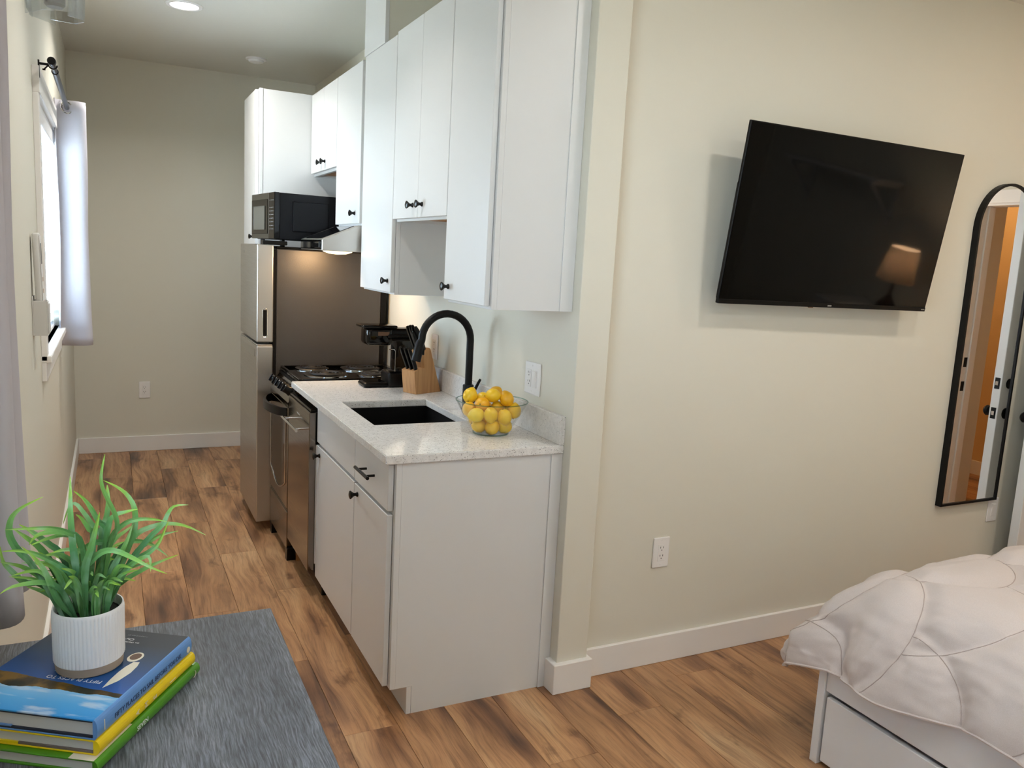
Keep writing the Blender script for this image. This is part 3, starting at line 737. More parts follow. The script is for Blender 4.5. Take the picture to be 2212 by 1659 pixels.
o = bpy.data.objects.new('hood_lamp', L); COL.objects.link(o); o.location = (-.40, 1.70, 1.518); o.rotation_euler = (math.radians(18), 0, 0); attach(o, r)

# ------------------------------------------------------------------ refrigerator
r = thing('refrigerator', 'tall stainless top-freezer refrigerator with grey textured side', 'refrigerator', (-.37, 2.32, 0))
bx('body', 'fridge_side', r, -.632, -.055, 2.028, 2.600, .03, 1.538, .006, 2)
bx('back_cover', 'black_matte', r, -.054, -.022, 2.030, 2.598, .05, 1.53, .003)
bx('gasket', 'black_matte', r, -.650, -.633, 2.024, 2.60, .06, 1.53, .002)
d = bx('freezer_door', 'steel', r, -.735, -.651, 2.0, 2.602, 1.042, 1.556, .006, 3)
bx('handle_slot', 'black_matte', d, -.705, -.683, 1.9985, 2.004, 1.075, 1.215, .004, 2)
b = BM(); tube(b, [(-.694 + .0125 * math.cos(a) , 1.9992, 1.145 + (.064 if math.sin(a) > 0 else -.064) + .0125 * math.sin(a)) for a in [2 * math.pi * i / 24 for i in range(25)]], .002, 6, False); mk('handle_trim', b, 'chrome', d, True)
mk('maker_emblem', lathe(BM(), [(0, 0), (.009, 0), (.009, .001), (0, .001)], 20, frame((-.735, 2.46, 1.512), (0, 0, 1), (0, 1, 0), (-1, 0, 0))), 'badge_grey', d)
d = bx('lower_door', 'steel', r, -.735, -.651, 2.0, 2.602, .052, 1.022, .006, 3)
b = BM(); prism(b, [(2.06, 1.0), (2.56, 1.0), (2.55, .958), (2.07, .958)], 'x', -.7365, -.734); mk('grip_scoop', b, 'brushed_handle', d)
bx('door_top_cap', 'steel', d, -.733, -.653, 2.002, 2.60, 1.0225, 1.030, .002)
bx('hinge_cover', 'black_plastic', r, -.705, -.58, 2.004, 2.07, 1.5565, 1.578, .004, 2)
bx('top_panel', 'black_matte', r, -.632, -.06, 2.03, 2.60, 1.5385, 1.550, .003)
for xx in (-.60, -.10):
    for yy in (2.06, 2.56): mk('foot', tube(BM(), [(xx, yy, 0), (xx, yy, .045)], .022, 12), 'black_plastic', r, True)
bx('base_grille', 'black_matte', r, -.64, -.62, 2.05, 2.59, .012, .05, .001)

# ------------------------------------------------------------------ microwave on the fridge
r = thing('microwave', 'black microwave with steel door frame on top of the refrigerator', 'microwave', (-.617, 2.06, 1.55))
MWM = Matrix.Translation((-.617, 2.06, 1.586)) @ Matrix.Rotation(math.radians(6.1), 4, 'Z')       # local x: into the wall, y: along the front, z up
def mwbox(name, mat, par, x0, x1, y0, y1, z0, z1, bev=.002):
    return mk(name, box(BM(), x0, x1, y0, y1, z0, z1, bev, 2, MWM), mat, par)
plain('microwave_shell', rgb(9, 11, 17), 0.42, spec=0.25)
plain('microwave_frame', rgb(92, 88, 80), 0.35, metal=0.7)
mwbox('body', 'microwave_shell', r, .006, .345, .004, .446, 0, .245, .004)
mwbox('side_emboss', 'microwave_shell', r, .075, .275, .0005, .006, .045, .205, .005)
d = mwbox('door', 'microwave_frame', r, -.024, .005, .105, .448, .002, .246, .004)
mwbox('door_glass', 'black_gloss', d, -.0265, -.023, .118, .437, .028, .212, .003); mwbox('door_window', 'screen_grey', d, -.0278, -.0262, .165, .392, .05, .178, .004)
cp = mwbox('control_panel', 'black_gloss', r, -.024, .005, .0, .103, .002, .246, .003)
for k in range(9):
    zz = .205 - k * .019
    if k == 1: continue
    for c_ in range(3): mwbox('button', 'print_grey', cp, -.0248, -.0241, .016 + c_ * .028, .027 + c_ * .028, zz - .0014, zz + .0014, 0)
for (a, b_) in ((.03, .03), (.03, .41), (.31, .03), (.31, .41)):
    o_ = MWM @ Vector((a, b_, 0)); mk('foot', tube(BM(), [(o_.x, o_.y, 1.549), (o_.x, o_.y, 1.587)], .013, 12), 'black_plastic', r, True)

# ------------------------------------------------------------------ outlets and switches
def outlet(label, origin, xa, na, kind='duplex', wd=.076, ht=.122, grp=None):
    """origin: centre on the wall, xa: direction to the right, na: away from the wall"""
    r = thing('wall_outlet' if kind != 'switch' else 'light_switch', label, 'outlet' if kind != 'switch' else 'switch', origin, grp)
    m = frame(origin, xa, (0, 0, 1), na)
    b = BM(); box(b, -wd / 2, wd / 2, -ht / 2, ht / 2, 0, .0065, .004, 2, m); mk('plate', b, 'white_plastic', r)
    def recept(cx):
        b = BM(); box(b, cx - .0165, cx + .0165, -.0335, .0335, .0066, .0082, .0008, 1, m); f = mk('receptacle', b, 'white_plastic', r)
        for s_ in (.0165, -.0165):
            for dx in (-.0065, .0065):
                b = BM(); box(b, cx + dx - .0011, cx + dx + .0011, s_ + .001, s_ + .0085, .008, .0085, 0, 1, m); mk('slot', b, 'slot_dark', f)
            mk('ground_hole', lathe(BM(), [(0, 0), (.0022, 0), (.0022, .0005), (0, .0005)], 10, m @ Matrix.Translation((cx, s_ - .006, .0081))), 'slot_dark', f)
    def rocker(cx):
        b = BM(); box(b, cx - .0165, cx + .0165, -.0335, .0335, .0066, .0086, .001, 1, m); f = mk('rocker_frame', b, 'white_plastic', r)
        b = BM(); box(b, -.0145, .0145, -.031, .031, 0, .004, .001, 1, m @ Matrix.Translation((cx, 0, .0082)) @ Matrix.Rotation(math.radians(4), 4, 'X')); mk('rocker', b, 'white_plastic', f)
    if kind == 'duplex': recept(0)
    elif kind == 'switch': rocker(0)
    else: recept(-.023); rocker(.023)
    for s_ in (1, -1): mk('screw', lathe(BM(), [(0, 0), (.003, 0), (.0025, .0012), (0, .0014)], 10, m @ Matrix.Translation((0, s_ * .0485, .0064))), 'white_plastic', r)
    return r
outlet('white duplex outlet low on the wall below the television', (.471, YT, .457), (1, 0, 0), (0, -1, 0))
outlet('white outlet plate at the lower corner of the mirror', (2.501, YT, .443), (1, 0, 0), (0, -1, 0), 'switch')
outlet('white duplex outlet low on the far kitchen wall', (-1.214, YB, .457), (1, 0, 0), (0, -1, 0))
outlet('white double plate with outlet and rocker switch above the lemons', (0, .250, 1.109), (0, -1, 0), (-1, 0, 0), 'combo', .122, .122)
outlet('white outlet behind the knife block and faucet', (0, 1.287, 1.105), (0, -1, 0), (-1, 0, 0))

# ------------------------------------------------------------------ counter items
# glass bowl
BXC, BYC = -.178, .228
r = thing('glass_bowl', 'clear flared glass bowl full of lemons on the counter', 'bowl', (BXC, BYC, ZTOP))
outer = [(0, .0), (.060, .0), (.066, .004), (.0685, .012)] + [(.0685 + (.1335 - .0685) * t ** .9, .012 + .111 * t) for t in [i / 10 for i in range(1, 11)]]
inner = [(.1300 - (.1300 - .0645) * t ** 1.05, .1225 - .1095 * t) for t in [i / 10 for i in range(0, 11)]] + [(.058, .0085), (0, .0080)]
mk('bowl_wall', lathe(BM(), outer + inner, 64, Matrix.Translation((BXC, BYC, ZTOP + .0005))), 'bowl_glass', r, True)
mk('rim', tube(BM(), [(BXC + .1318 * math.cos(2 * math.pi * i / 64), BYC + .1318 * math.sin(2 * math.pi * i / 64), ZTOP + .1235) for i in range(65)], .0021, 8, False), 'bowl_rim_glass', r, True)
mk('foot_ring', tube(BM(), [(BXC + .064 * math.cos(2 * math.pi * i / 64), BYC + .064 * math.sin(2 * math.pi * i / 64), ZTOP + .004) for i in range(65)], .0026, 8, False), 'bowl_rim_glass', r, True)
LEM = [(-.2468, .2736, 1.0459), (-.1966, .2726, 1.0317), (-.2176, .2259, 1.0208), (-.1765, .2262, 1.0521), (-.1464, .2688, 1.0512), (-.1295, .2065, 1.0421), (-.2564, .2532, .9986), (-.2492, .2029, .9867), (-.2058, .174, .9911), (-.1547, .1653, .9835), (-.1058, .1877, .9994), (-.2286, .2241, .9431), (-.191, .188, .9429), (-.1394, .1952, .9431), (-.15, .2354, 1.0026), (-.1667, .3053, .9914), (-.1067, .2635, .9937), (-.2152, .2732, .9564), (-.1782, .2388, .9429), (-.1423, .2744, .9568)]
LROT = [(20, 80), (60, 30), (100, 140), (85, 60), (40, 20), (30, 200), (170, 60), (100, 250), (175, 30), (165, 80), (20, 140), (110, 90), (150, 200), (90, 20), (60, 300), (80, 10), (20, 90), (70, 60), (40, 250), (60, 150)]
def lemon_mesh():
    b = BM(); prof = []
    n = 18; a = .0305; rr = .0263
    for i in range(n + 1):
        t = -1 + 2 * i / n; z = a * t
        r_ = rr * max(0, 1 - abs(t) ** 2.25) ** .62
        if t > .80: r_ = max(r_, .0062 * (1 - ((t - .80) / .32) ** 2)); z += .0035 * (t - .8) / .2
        if t < -.9: r_ = max(r_, .0035)
        prof.append((r_, z))
    prof[-1] = (0, prof[-1][1] + .0008); prof[0] = (0, prof[0][1])
    lathe(b, prof, 26)
    me = bpy.data.meshes.new('lemon'); b.to_mesh(me); b.free()
    for p in me.polygons: p.use_smooth = True
    me.materials.append(M['lemon_skin'])
    b = BM(); lathe(b, [(0, -.0318), (.0028, -.0316), (.003, -.0300), (0, -.0300)], 10); ms = bpy.data.meshes.new('stem_scar'); b.to_mesh(ms); b.free(); ms.materials.append(M['lemon_stem'])
    return me, ms
lm, ls = lemon_mesh()
for (p, (a, c_)) in zip(LEM, LROT):
    o = bpy.data.objects.new('lemon', lm); COL.objects.link(o); o.location = p; o.rotation_euler = (math.radians(a), 0, math.radians(c_)); k = rnd.uniform(.96, 1.03); o.scale = (k, k, k)
    tag(o, 'yellow lemon resting on the bottom of the glass bowl' if p[2] < .96 else ('yellow lemon on top of the heap in the glass bowl' if p[2] > 1.015 else 'yellow lemon in the middle layer of the glass bowl'), 'lemon', 'lemons in the glass bowl')
    q_ = bpy.data.objects.new('stem_scar', ls); COL.objects.link(q_); q_.parent = o

# knife block
BO = Vector((-.175, 1.056, ZTOP)); BU = Vector((.915, .403, 0)); BV = Vector((-.403, .915, 0)); BW = .088
KB = frame(BO, BU, BV, (0, 0, 1))
r = thing('knife_block', 'light bamboo knife block standing by the wall', 'knife block', BO)
b = BM(); poly = [(.0, .0), (.158, .0), (.158, .004), (.082, .208), (.070, .213), (.040, .190), (.048, .118), (.028, .124), (-.014, .108)]
prism(b, poly, 'y', 0, BW); bmesh.ops.bevel(b, geom=b.edges[:], offset=.0015, segments=1, affect='EDGES'); bmesh.ops.transform(b, matrix=KB, verts=b.verts[:])
mk('block', b, 'bamboo', r)
def knife(s0, v0, z0, ln, wd, label, grp, lean=-.36):
    root = thing('kitchen_knife', label, 'knife', KB @ Vector((s0, v0, z0)), grp)
    d_ = Vector((lean, 0, 1)).normalized(); n_ = 7; prs = []
    b = BM()
    for i in range(n_ + 1):
        t = i / n_; c_ = Vector((s0, v0, z0)) + d_ * (ln * t) + Vector((-.012 * t * t, 0, 0))
        hw = wd * (1.0 + .25 * math.sin(math.pi * t) - .1 * t) / 2; hv = .0062
        if i == n_: hw *= .65; hv *= .7
        px_ = Vector((d_.z, 0, -d_.x))
        prs.append([b.verts.new(c_ + px_ * sx_ * hw + Vector((0, sy_ * hv, 0))) for sx_, sy_ in ((-1, -.6), (-.6, -1), (.6, -1), (1, -.6), (1, .6), (.6, 1), (-.6, 1), (-1, .6))])
    for a_, b_ in zip(prs, prs[1:]):
        for k in range(8): b.faces.new((a_[k], a_[(k + 1) % 8], b_[(k + 1) % 8], b_[k]))
    b.faces.new(prs[0][::-1]); b.faces.new(prs[-1]); bmesh.ops.recalc_face_normals(b, faces=b.faces)
    bmesh.ops.transform(b, matrix=KB, verts=b.verts[:]); mk('handle', b, 'black_plastic', root, True)
    b = BM(); c_ = Vector((s0, v0, z0)); e_ = c_ - d_ * .05
    px_ = Vector((d_.z, 0, -d_.x)) * wd * .42
    vs = [b.verts.new(KB @ (q_ + Vector((0, s_ * .0009, 0)))) for s_ in (-1, 1) for q_ in (c_ - px_, c_ + px_, e_ + px_, e_ - px_)]
    for f in ((0, 1, 2, 3), (7, 6, 5, 4), (0, 4, 5, 1), (1, 5, 6, 2), (2, 6, 7, 3), (3, 7, 4, 0)): b.faces.new([vs[k] for k in f])
    mk('blade', b, 'chrome', root)
for k in range(6): knife(.004 + .010 * (k % 2), .010 + k * .0136, .110 + .004 * (k % 2), .108, .016, 'black handled steak knife in the lower row of the block', 'steak knives in the knife block')
for k, (s_, v_, ln) in enumerate(((.056, .016, .125), (.054, .034, .13), (.056, .052, .128), (.057, .072, .122), (.052, .025, .098))): knife(s_ - (.012 if k == 4 else 0), v_, .196, ln, .021, 'large black knife handle in the upper row of the block', 'large knives in the knife block', -.42)

# coffee maker
CY0, CY1 = 1.255, 1.385
r = thing('coffee_maker', 'black single-serve coffee maker with clear water tank by the range', 'coffee maker', (-.22, 1.32, ZTOP))
def rbox(name, mat, par, x0, x1, y0, y1, z0, z1, bev=.012, seg=4):
    return mk(name, box(BM(), x0, x1, y0, y1, z0, z1, bev, seg), mat, par, True)
rbox('base', 'black_plastic', r, -.245, -.075, CY0, CY1, ZTOP, .985)
rbox('tower', 'black_plastic', r, -.200, -.085, CY0 + .088, CY1, .98, 1.172)
dt = rbox('drip_tray', 'black_plastic', r, -.362, -.235, CY0 + .006, CY1 - .006, ZTOP, .935, .014)
for k in range(7): bx('grate_bar', 'black_gloss', dt, -.345, -.255, CY0 + .02 + k * .014, CY0 + .026 + k * .014, .9352, .938, .0005)
hd = rbox('brew_head', 'black_gloss', r, -.352, -.225, CY0 + .005, CY1 - .005, 1.112, 1.196, .018)
rbox('brew_bridge', 'black_plastic', r, -.25, -.10, CY0 + .02, CY1 - .01, 1.13, 1.192, .015)
rbox('lid', 'black_gloss', hd, -.374, -.205, CY0 + .002, CY1 - .002, 1.194, 1.208, .006)
bx('name_plate', 'print_brown', hd, -.300, -.245, CY0 + .0035, CY0 + .0055, 1.160, 1.178, .0004)
tk = rbox('water_tank', 'tank_glass', r, -.250, -.112, CY0 - .002, CY0 + .085, .985, 1.150, .015)
rbox('tank_lid', 'black_plastic', tk, -.252, -.110, CY0 - .004, CY0 + .087, 1.150, 1.166, .006)
mk('tank_valve', lathe(BM(), [(0, 0), (.017, 0), (.017, .012), (.008, .016), (0, .016)], 16, Matrix.Translation((-.185, CY0 + .035, .987))), 'black_plastic', tk, True)
tube_b = tube(BM(), [(-.215, CY0 + .0, .99), (-.215, CY0 + .0, 1.085), (-.220, CY0 + .0, 1.095), (-.245, CY0 + .0, 1.095)], .0025, 8); mk('tank_handle', tube_b, 'chrome', tk, True)

# ------------------------------------------------------------------ television
r = thing('television', 'large flat black television tilted down on the bedroom wall', 'television', (1.128, YT, 1.745))
TVM = Matrix.Translation((1.128, -.125, 1.745)) @ Euler((math.radians(7.93), math.radians(.34), math.radians(-.96)), 'XYZ').to_matrix().to_4x4()
def tvb(name, mat, par, x0, x1, y0, y1, z0, z1, bev=.001, seg=1): return mk(name, box(BM(), x0, x1, y0, y1, z0, z1, bev, seg, TVM), mat, par)
W2, H2 = .555, .3225
tvb('bezel', 'tv_body', r, -W2, W2, 0, .012, -H2, H2, .0015)
tvb('back_shell', 'tv_body', r, -W2 + .02, W2 - .02, .012, .045, -H2 + .004, .12, .012, 2)
tvb('screen', 'tv_screen', r, -W2 + .005, W2 - .005, -.0012, .0, -H2 + .018, H2 - .005, 0)
ch = tvb('chin', 'tv_body', r, -W2 + .002, W2 - .002, -.0035, .0, -H2, -H2 + .0165, .001)
tvb('maker_badge', 'badge_grey', ch, -.010, .010, -.0040, -.0034, -H2 + .005, -H2 + .0105, 0)
tvb('corner_badge', 'badge_grey', ch, W2 - .028, W2 - .008, -.0040, -.0034, -H2 + .006, -H2 + .010, 0)
tvb('sensor', 'print_brown', ch, -.105, -.085, -.004, .004, -H2 - .003, -H2, 0)
b = BM(); box(b, .95, 1.31, YT - .012, YT - .0005, 1.62, 1.87, .001); box(b, 1.04, 1.06, -.085, YT - .012, 1.66, 1.86); box(b, 1.20, 1.22, -.085, YT - .012, 1.66, 1.86); mk('wall_bracket', b, 'black_metal', r)

# ------------------------------------------------------------------ arched mirror
MX0, MX1, MZ0, MZT = 2.063, 2.481, .503, 2.008
def arch(x0, x1, z0, zt, n=28):
    cx_ = (x0 + x1) / 2; R_ = (x1 - x0) / 2; zc = zt - R_
    return [(x0, z0), (x1, z0)] + [(cx_ + R_ * math.cos(math.pi * i / n), zc + R_ * math.sin(math.pi * i / n)) for i in range(n + 1)]
r = thing('wall_mirror', 'tall arched mirror in a thin black frame on the bedroom wall', 'mirror', ((MX0 + MX1) / 2, YT, MZ0))
b = BM(); A = arch(MX0, MX1, MZ0, MZT); f_ = .011; I = arch(MX0 + f_, MX1 - f_, MZ0 + f_, MZT - f_)
n = len(A)
va = [[b.verts.new((p[0], yy, p[1])) for p in P_] for P_, yy in ((A, YT - .030), (I, YT - .030), (I, YT - .0005), (A, YT - .0005))]
for k in range(4):
    u_, v_ = va[k], va[(k + 1) % 4]
    for i in range(n): b.faces.new((u_[i], u_[(i + 1) % n], v_[(i + 1) % n], v_[i]))
bmesh.ops.recalc_face_normals(b, faces=b.faces); mk('frame', b, 'black_metal', r)
b = BM(); prism(b, arch(MX0 + f_ - .001, MX1 - f_ + .001, MZ0 + f_ - .001, MZT - f_ + .001), 'y', YT - .024, YT - .002); mk('glass', b, 'mirror_glass', r)

# ------------------------------------------------------------------ bedroom door, seen in the mirror
r = tag(bpy.data.objects.new('door_1', None), kind='structure'); COL.objects.link(r); r.location = (XR, DY1, 0)
bx('jamb', 'trim_paint', r, XR - .005, XR + .125, DY0 - .001, DY0 + .018, 0, DZ); bx('jamb', 'trim_paint', r, XR - .005, XR + .125, DY1 - .018, DY1 + .001, 0, DZ)
bx('head_jamb', 'trim_paint', r, XR - .005, XR + .125, DY0, DY1, DZ - .018, DZ + .001)
bx('casing', 'trim_paint', r, XR - .018, XR - .0005, DY0 - .07, DY0 + .004, 0, DZ + .07); bx('casing', 'trim_paint', r, XR - .018, XR - .0005, DY1 - .004, DY1 + .06, 0, DZ + .07)
bx('head_casing', 'trim_paint', r, XR - .019, XR - .0005, DY0 - .075, DY1 + .06, DZ - .004, DZ + .07)
bx('door_stop', 'trim_paint', r, XR + .05, XR + .09, DY0 + .018, DY0 + .03, 0, DZ - .018)
lf = bx('door_leaf', 'door_white', r, 2.512, XR - .012, -.133, -.089, .012, 2.012, .002)
for zz in (1.069, .919):
    bx('latch_plate', 'black_metal', lf, 2.5105, 2.513, -.124, -.098, zz - .028, zz + .028, .0005); bx('latch_bolt', 'chrome', lf, 2.506, 2.511, -.118, -.104, zz - .01, zz + .01, .0005)
    bx('strike_plate', 'black_metal', r, XR + .02, XR + .05, DY0 + .018, DY0 + .0195, zz - .03, zz + .03, .0005)
for s_ in (-1, 1):
    yy = -.133 if s_ < 0 else -.089
    mk('door_knob', lathe(BM(), [(.028, 0), (.028, .006), (.011, .010), (.011, .028), (.024, .036), (.027, .048), (.020, .058), (0, .060)], 20, frame((2.572, yy, .919), (1, 0, 0), (0, 0, 1) if s_ < 0 else (0, 0, -1), (0, s_, 0))), 'black_metal', lf, True)
    mk('deadbolt', lathe(BM(), [(.026, 0), (.026, .012), (.010, .016), (0, .016)], 20, frame((2.572, yy, 1.069), (1, 0, 0), (0, 0, 1) if s_ < 0 else (0, 0, -1), (0, s_, 0))), 'black_metal', lf, True)

# ------------------------------------------------------------------ bed
r = thing('bed_frame', 'white bed frame with a storage drawer in its long side', 'bed', (1.3, -1.7, 0))
BX0, BX1, BY0, BY1 = .578, 2.06, -2.72, -.71
bx('end_panel', 'bed_white', r, BX0, BX1, BY1 - .028, BY1, 0, .36, .0015); bx('end_panel', 'bed_white', r, BX0, BX1, BY0, BY0 + .028, 0, .85, .0015)
for xx in (BX0 + .006, BX1 - .026): bx('side_rail', 'bed_white', r, xx, xx + .02, BY0 + .029, BY1 - .029, .252, .385, .0012)
bx('side_board', 'bed_white', r, BX1 - .026, BX1 - .006, BY0 + .029, BY1 - .029, .0, .25, .0012)
ym = (BY0 + BY1) / 2
for a, b_ in ((BY0 + .034, ym - .003), (ym + .003, BY1 - .038)):
    d = bx('drawer', 'bed_white', r, BX0 + .004, BX0 + .022, a, b_, .018, .236, .0015)
    bx('drawer_box', 'bed_white', d, BX0 + .023, BX0 + .6, a + .02, b_ - .02, .03, .19, 0)
bx('slat_base', 'cabinet_wood', r, BX0 + .03, BX1 - .03, BY0 + .03, BY1 - .03, .27, .285, 0)
tag(bx('mattress', 'print_white', None, BX0 + .06, BX1 - .06, BY0 + .034, BY1 - .08, .2855, .50, .10, 5), 'white mattress lying under the comforter on the bed', 'mattress')

# comforter
def prof_h(rr):
    T = [(0, 0, 0), (.08, .0785, .006), (.16, .153, .028), (.24, .219, .071), (.32, .273, .130), (.40, .312, .200), (.46, .333, .256), (.52, .345, .315), (.60, .352, .394), (.75, .356, .543)]
    for (a, h0, v0), (b_, h1, v1) in zip(T, T[1:]):
        if rr <= b_: t = (rr - a) / (b_ - a); return h0 + (h1 - h0) * t, v0 + (v1 - v0) * t
    return T[-1][1], T[-1][2]
CX0, CX1, CYF, CZT = .885, 1.76, -.90, .640
HS, HF, HB = .495, .52, 1.72
NU, NV = 330, 360
def scal(p, q_):
    """distance to the nearest stitched seam of an overlapping-leaf pattern"""
    wv_, hv_ = .42, .215; R_ = wv_ * .57
    j0 = int(math.floor(q_ / hv_)); i0 = int(math.floor(p / wv_)); v_ = 9.0
    for j in range(j0 + 3, j0 - 3, -1):
        hit = False
        for i in range(i0 - 1, i0 + 3):
            dd = math.hypot((p - (i * wv_ + (wv_ / 2 if j % 2 else 0))) * 1.0, q_ - j * hv_) - R_
            if abs(dd) < v_: v_ = abs(dd)
            if dd < 0: hit = True
        if hit: return v_
    return v_
def quilt_point(p, q_, extra=0.0):
    """cloth coordinates (p across the bed, q towards its foot) to a point on the draped comforter"""
    tt = min(1, max(0, (q_ + .40) / .40)); hs_k = .90 + .12 * tt * tt * (3 - 2 * tt)
    if p < 0: p *= hs_k
    ox = -p if p < 0 else (p - (CX1 - CX0) if p > CX1 - CX0 else 0); sgn = -1 if p < 0 else 1
    oy = max(0, q_); rr = math.hypot(ox, oy)
    if rr > .50: kk = (.50 + (rr - .50) * .5) / rr; ox, oy, rr = ox * kk, oy * kk, rr * kk
    bxp = CX0 + min(max(p, 0), CX1 - CX0); byp = CYF + min(q_, 0); z = CZT
    ang = math.atan2(oy, ox) if rr > 0 else 0
    n3 = Vector((0, 0, 1))
    if rr > 1e-6:
        corner = math.sin(2 * ang) ** 2
        re = rr * (1 - .04 * corner)
        h, v_ = prof_h(re); dx, dy = sgn * ox / rr, oy / rr
        fold = corner * (.045 + .050 * math.cos(8 * ang + .2)) * min(1, rr / .45) ** 2
        h += fold + .012 * math.sin(13 * q_ + 2) * min(1, ox / .4) ** 2 * (1 - corner) + .012 * math.sin(11 * p) * min(1, oy / .4) ** 2
        h2, v2 = prof_h(re + .01); sl = Vector((h2 - prof_h(re)[0], v2 - v_, 0))
        n3 = Vector((dx * sl.y, dy * sl.y, sl.x)).normalized()
        bxp += dx * h; byp += dy * h; z -= v_
    sc_ = scal(p + .08, q_ + .05)
    puff = .020 * (1 - math.exp(-(sc_ / .034) ** 2)) - .003 * math.exp(-(sc_ / .010) ** 2)
    edge = min(1, rr / .35) ** 2
    wr = noise.noise(Vector((p * 9, q_ * 26, 2.0))) * .0035 + noise.noise(Vector((p * 40, q_ * 14, 5.0))) * .0018
    wr += (.5 + edge) * .003 * math.exp(-sc_ / .05) * noise.noise(Vector((p * 34, q_ * 34, 3.3)))
    wr *= (.25 + 1.0 * edge); lump = noise.noise(Vector((p * 3.1, q_ * 3.1, 9.0))) * .010
    return Vector((bxp, byp, z)) + n3 * (puff + wr + lump + extra)
bm = BM(); G = []
for j in range(NV + 1):
    q_ = HF - (HF + HB) * j / NV
    G.append([bm.verts.new(quilt_point(-HS + (CX1 - CX0 + 2 * HS) * i / NU, q_)) for i in range(NU + 1)])
for j in range(NV):
    for i in range(NU): bm.faces.new((G[j][i], G[j][i + 1], G[j + 1][i + 1], G[j + 1][i]))
hem_pts = [v.co.copy() for v in ([G[j][0] for j in range(NV, -1, -1)] + G[0][1:] + [G[j][NU] for j in range(1, NV + 1)])]
bmesh.ops.recalc_face_normals(bm, faces=bm.faces)
r = thing('comforter', 'pale pinkish beige quilted comforter draped over the bed', 'comforter', (1.3, -1.7, .56))
o = mk('quilt', bm, 'comforter_cloth', r, True)
md = o.modifiers.new('thick', 'SOLIDIFY'); md.thickness = .014; md.offset = -1
st = BM(); QW, QH = .42, .215; QR = QW * .57
for j in range(-9, 5):
    for i in range(-3, 6):
        c0, c1 = i * QW + (QW / 2 if j % 2 else 0), j * QH; run = []
        for k in range(121):
            a_ = 2 * math.pi * k / 120; pp, qq = c0 + QR * math.cos(a_), c1 + QR * math.sin(a_)
            seen = -HS * .93 < pp - .08 < CX1 - CX0 + HS * .93 and -HB < qq - .05 < HF * .95
            if seen:
                for jj in (j + 1, j + 2, j + 3):
                    for ii in range(i - 2, i + 3):
                        if math.hypot(pp - ii * QW - (QW / 2 if jj % 2 else 0), qq - jj * QH) < QR: seen = False
            if seen: run.append(quilt_point((pp - .08) / (1.0 if pp > .08 else .93), qq - .05, .0002))
            if (not seen or k == 120) and len(run) > 3: tube(st, run, .0015, 5)
            if not seen: run = []
mk('stitching', st, 'comforter_seam', r, True)
mk('piping', tube(BM(), hem_pts[::2], .0042, 6), 'comforter_cloth', r, True)

# ------------------------------------------------------------------ table
TZ = .75; TX0, TX1, TY0, TY1 = -1.637, -1.1145, -1.85, -.656
r = thing('side_table', 'narrow grey wood-grain table along the window wall', 'table', (-1.375, -1.25, 0))
bx('top', 'table_grey', r, TX0, TX1, TY0, TY1, TZ - .025, TZ, .0015)
for xx in (TX0 + .02, TX1 - .06):
    for yy in (TY0 + .02, TY1 - .06): bx('leg', 'black_metal', r, xx, xx + .04, yy, yy + .04, 0, TZ - .0255, .001)
bx('apron', 'black_metal', r, TX0 + .03, TX0 + .05, TY0 + .06, TY1 - .06, TZ - .08, TZ - .0255, .001); bx('apron', 'black_metal', r, TX1 - .05, TX1 - .03, TY0 + .06, TY1 - .06, TZ - .08, TZ - .0255, .001)

# ------------------------------------------------------------------ books (local x along the spine from the head, y from spine to fore edge)
BKO = Vector((-1.453, -1.143, 0)); BKA = math.atan2(.84, .543)
def book(label, dx, dy, ln, wd, z0, z1, cov_mat, spine_mat, round_=.0):
    r = thing('hardcover_book', label, 'book', BKO, 'books stacked on the table')
    m = Matrix.Translation(BKO) @ Matrix.Rotation(BKA, 4, 'Z') @ Matrix.Translation((dx, dy, 0))
    th = .0028
    def part(name, mat, x0, x1, y0, y1, a, b_, bev=.0008):
        o = mk(name, box(BM(), x0, x1, y0, y1, a, b_, bev, 2), mat); o.matrix_basis = m; attach(o, r); return o
    c_ = part('front_cover', cov_mat, 0, ln, 0.004, wd, z1 - th, z1); part('back_cover', spine_mat, 0, ln, 0.004, wd, z0, z0 + th)
    zc, hh = (z0 + z1) / 2, (z1 - z0) / 2
    b = BM(); pr = [(round_ * -1 * math.cos(a) + .0045, zc + hh * math.sin(a)) for a in [math.pi * (i / 10 - .5) for i in range(11)]]
    pr_in = [(.0062, z1 - th), (.0062, z0 + th)]
    prism(b, pr + pr_in, 'x', 0, ln); sp_o = mk('spine', b, spine_mat); sp_o.matrix_basis = m; attach(sp_o, r)
    pg = part('page_block', 'pages', .004, ln - .004, .007, wd - .005, z0 + th + .0002, z1 - th - .0002, .0003)
    return r, m, c_, sp_o, pg
r3, m3, c3, s3, p3 = book('thin green book at the bottom of the stack on the table', -.012, -.006, .308, .255, TZ, .7715, 'book_green', 'book_green', .007)
r2, m2, c2, s2, p2_ = book('yellow book in the middle of the stack on the table', .0, .0, .287, .250, .772, .7965, 'book_yellow', 'book_yellow', .009)
r1, m1, c1, s1, p1 = book('blue sailing book on top of the stack under the plant pot', .0, .0, .2795, .246, .797, .830, 'cover_print', 'book_spine_blue', .006)
def bpart(name, mat, m, par, *q_):
    o = mk(name, box(BM(), *q_, 0), mat); o.matrix_basis = m; attach(o, par); return o
bpart('endpaper', 'endpaper_navy', m1, r1, .0005, .0038, .0075, .244, .8000, .8035); bpart('endpaper', 'endpaper_navy', m1, r1, .0005, .0038, .0075, .244, .8250, .8270); bpart('jacket_flap', 'book_spine_blue', m1, r1, .0002, .0036, .14, .243, .8030, .8050)
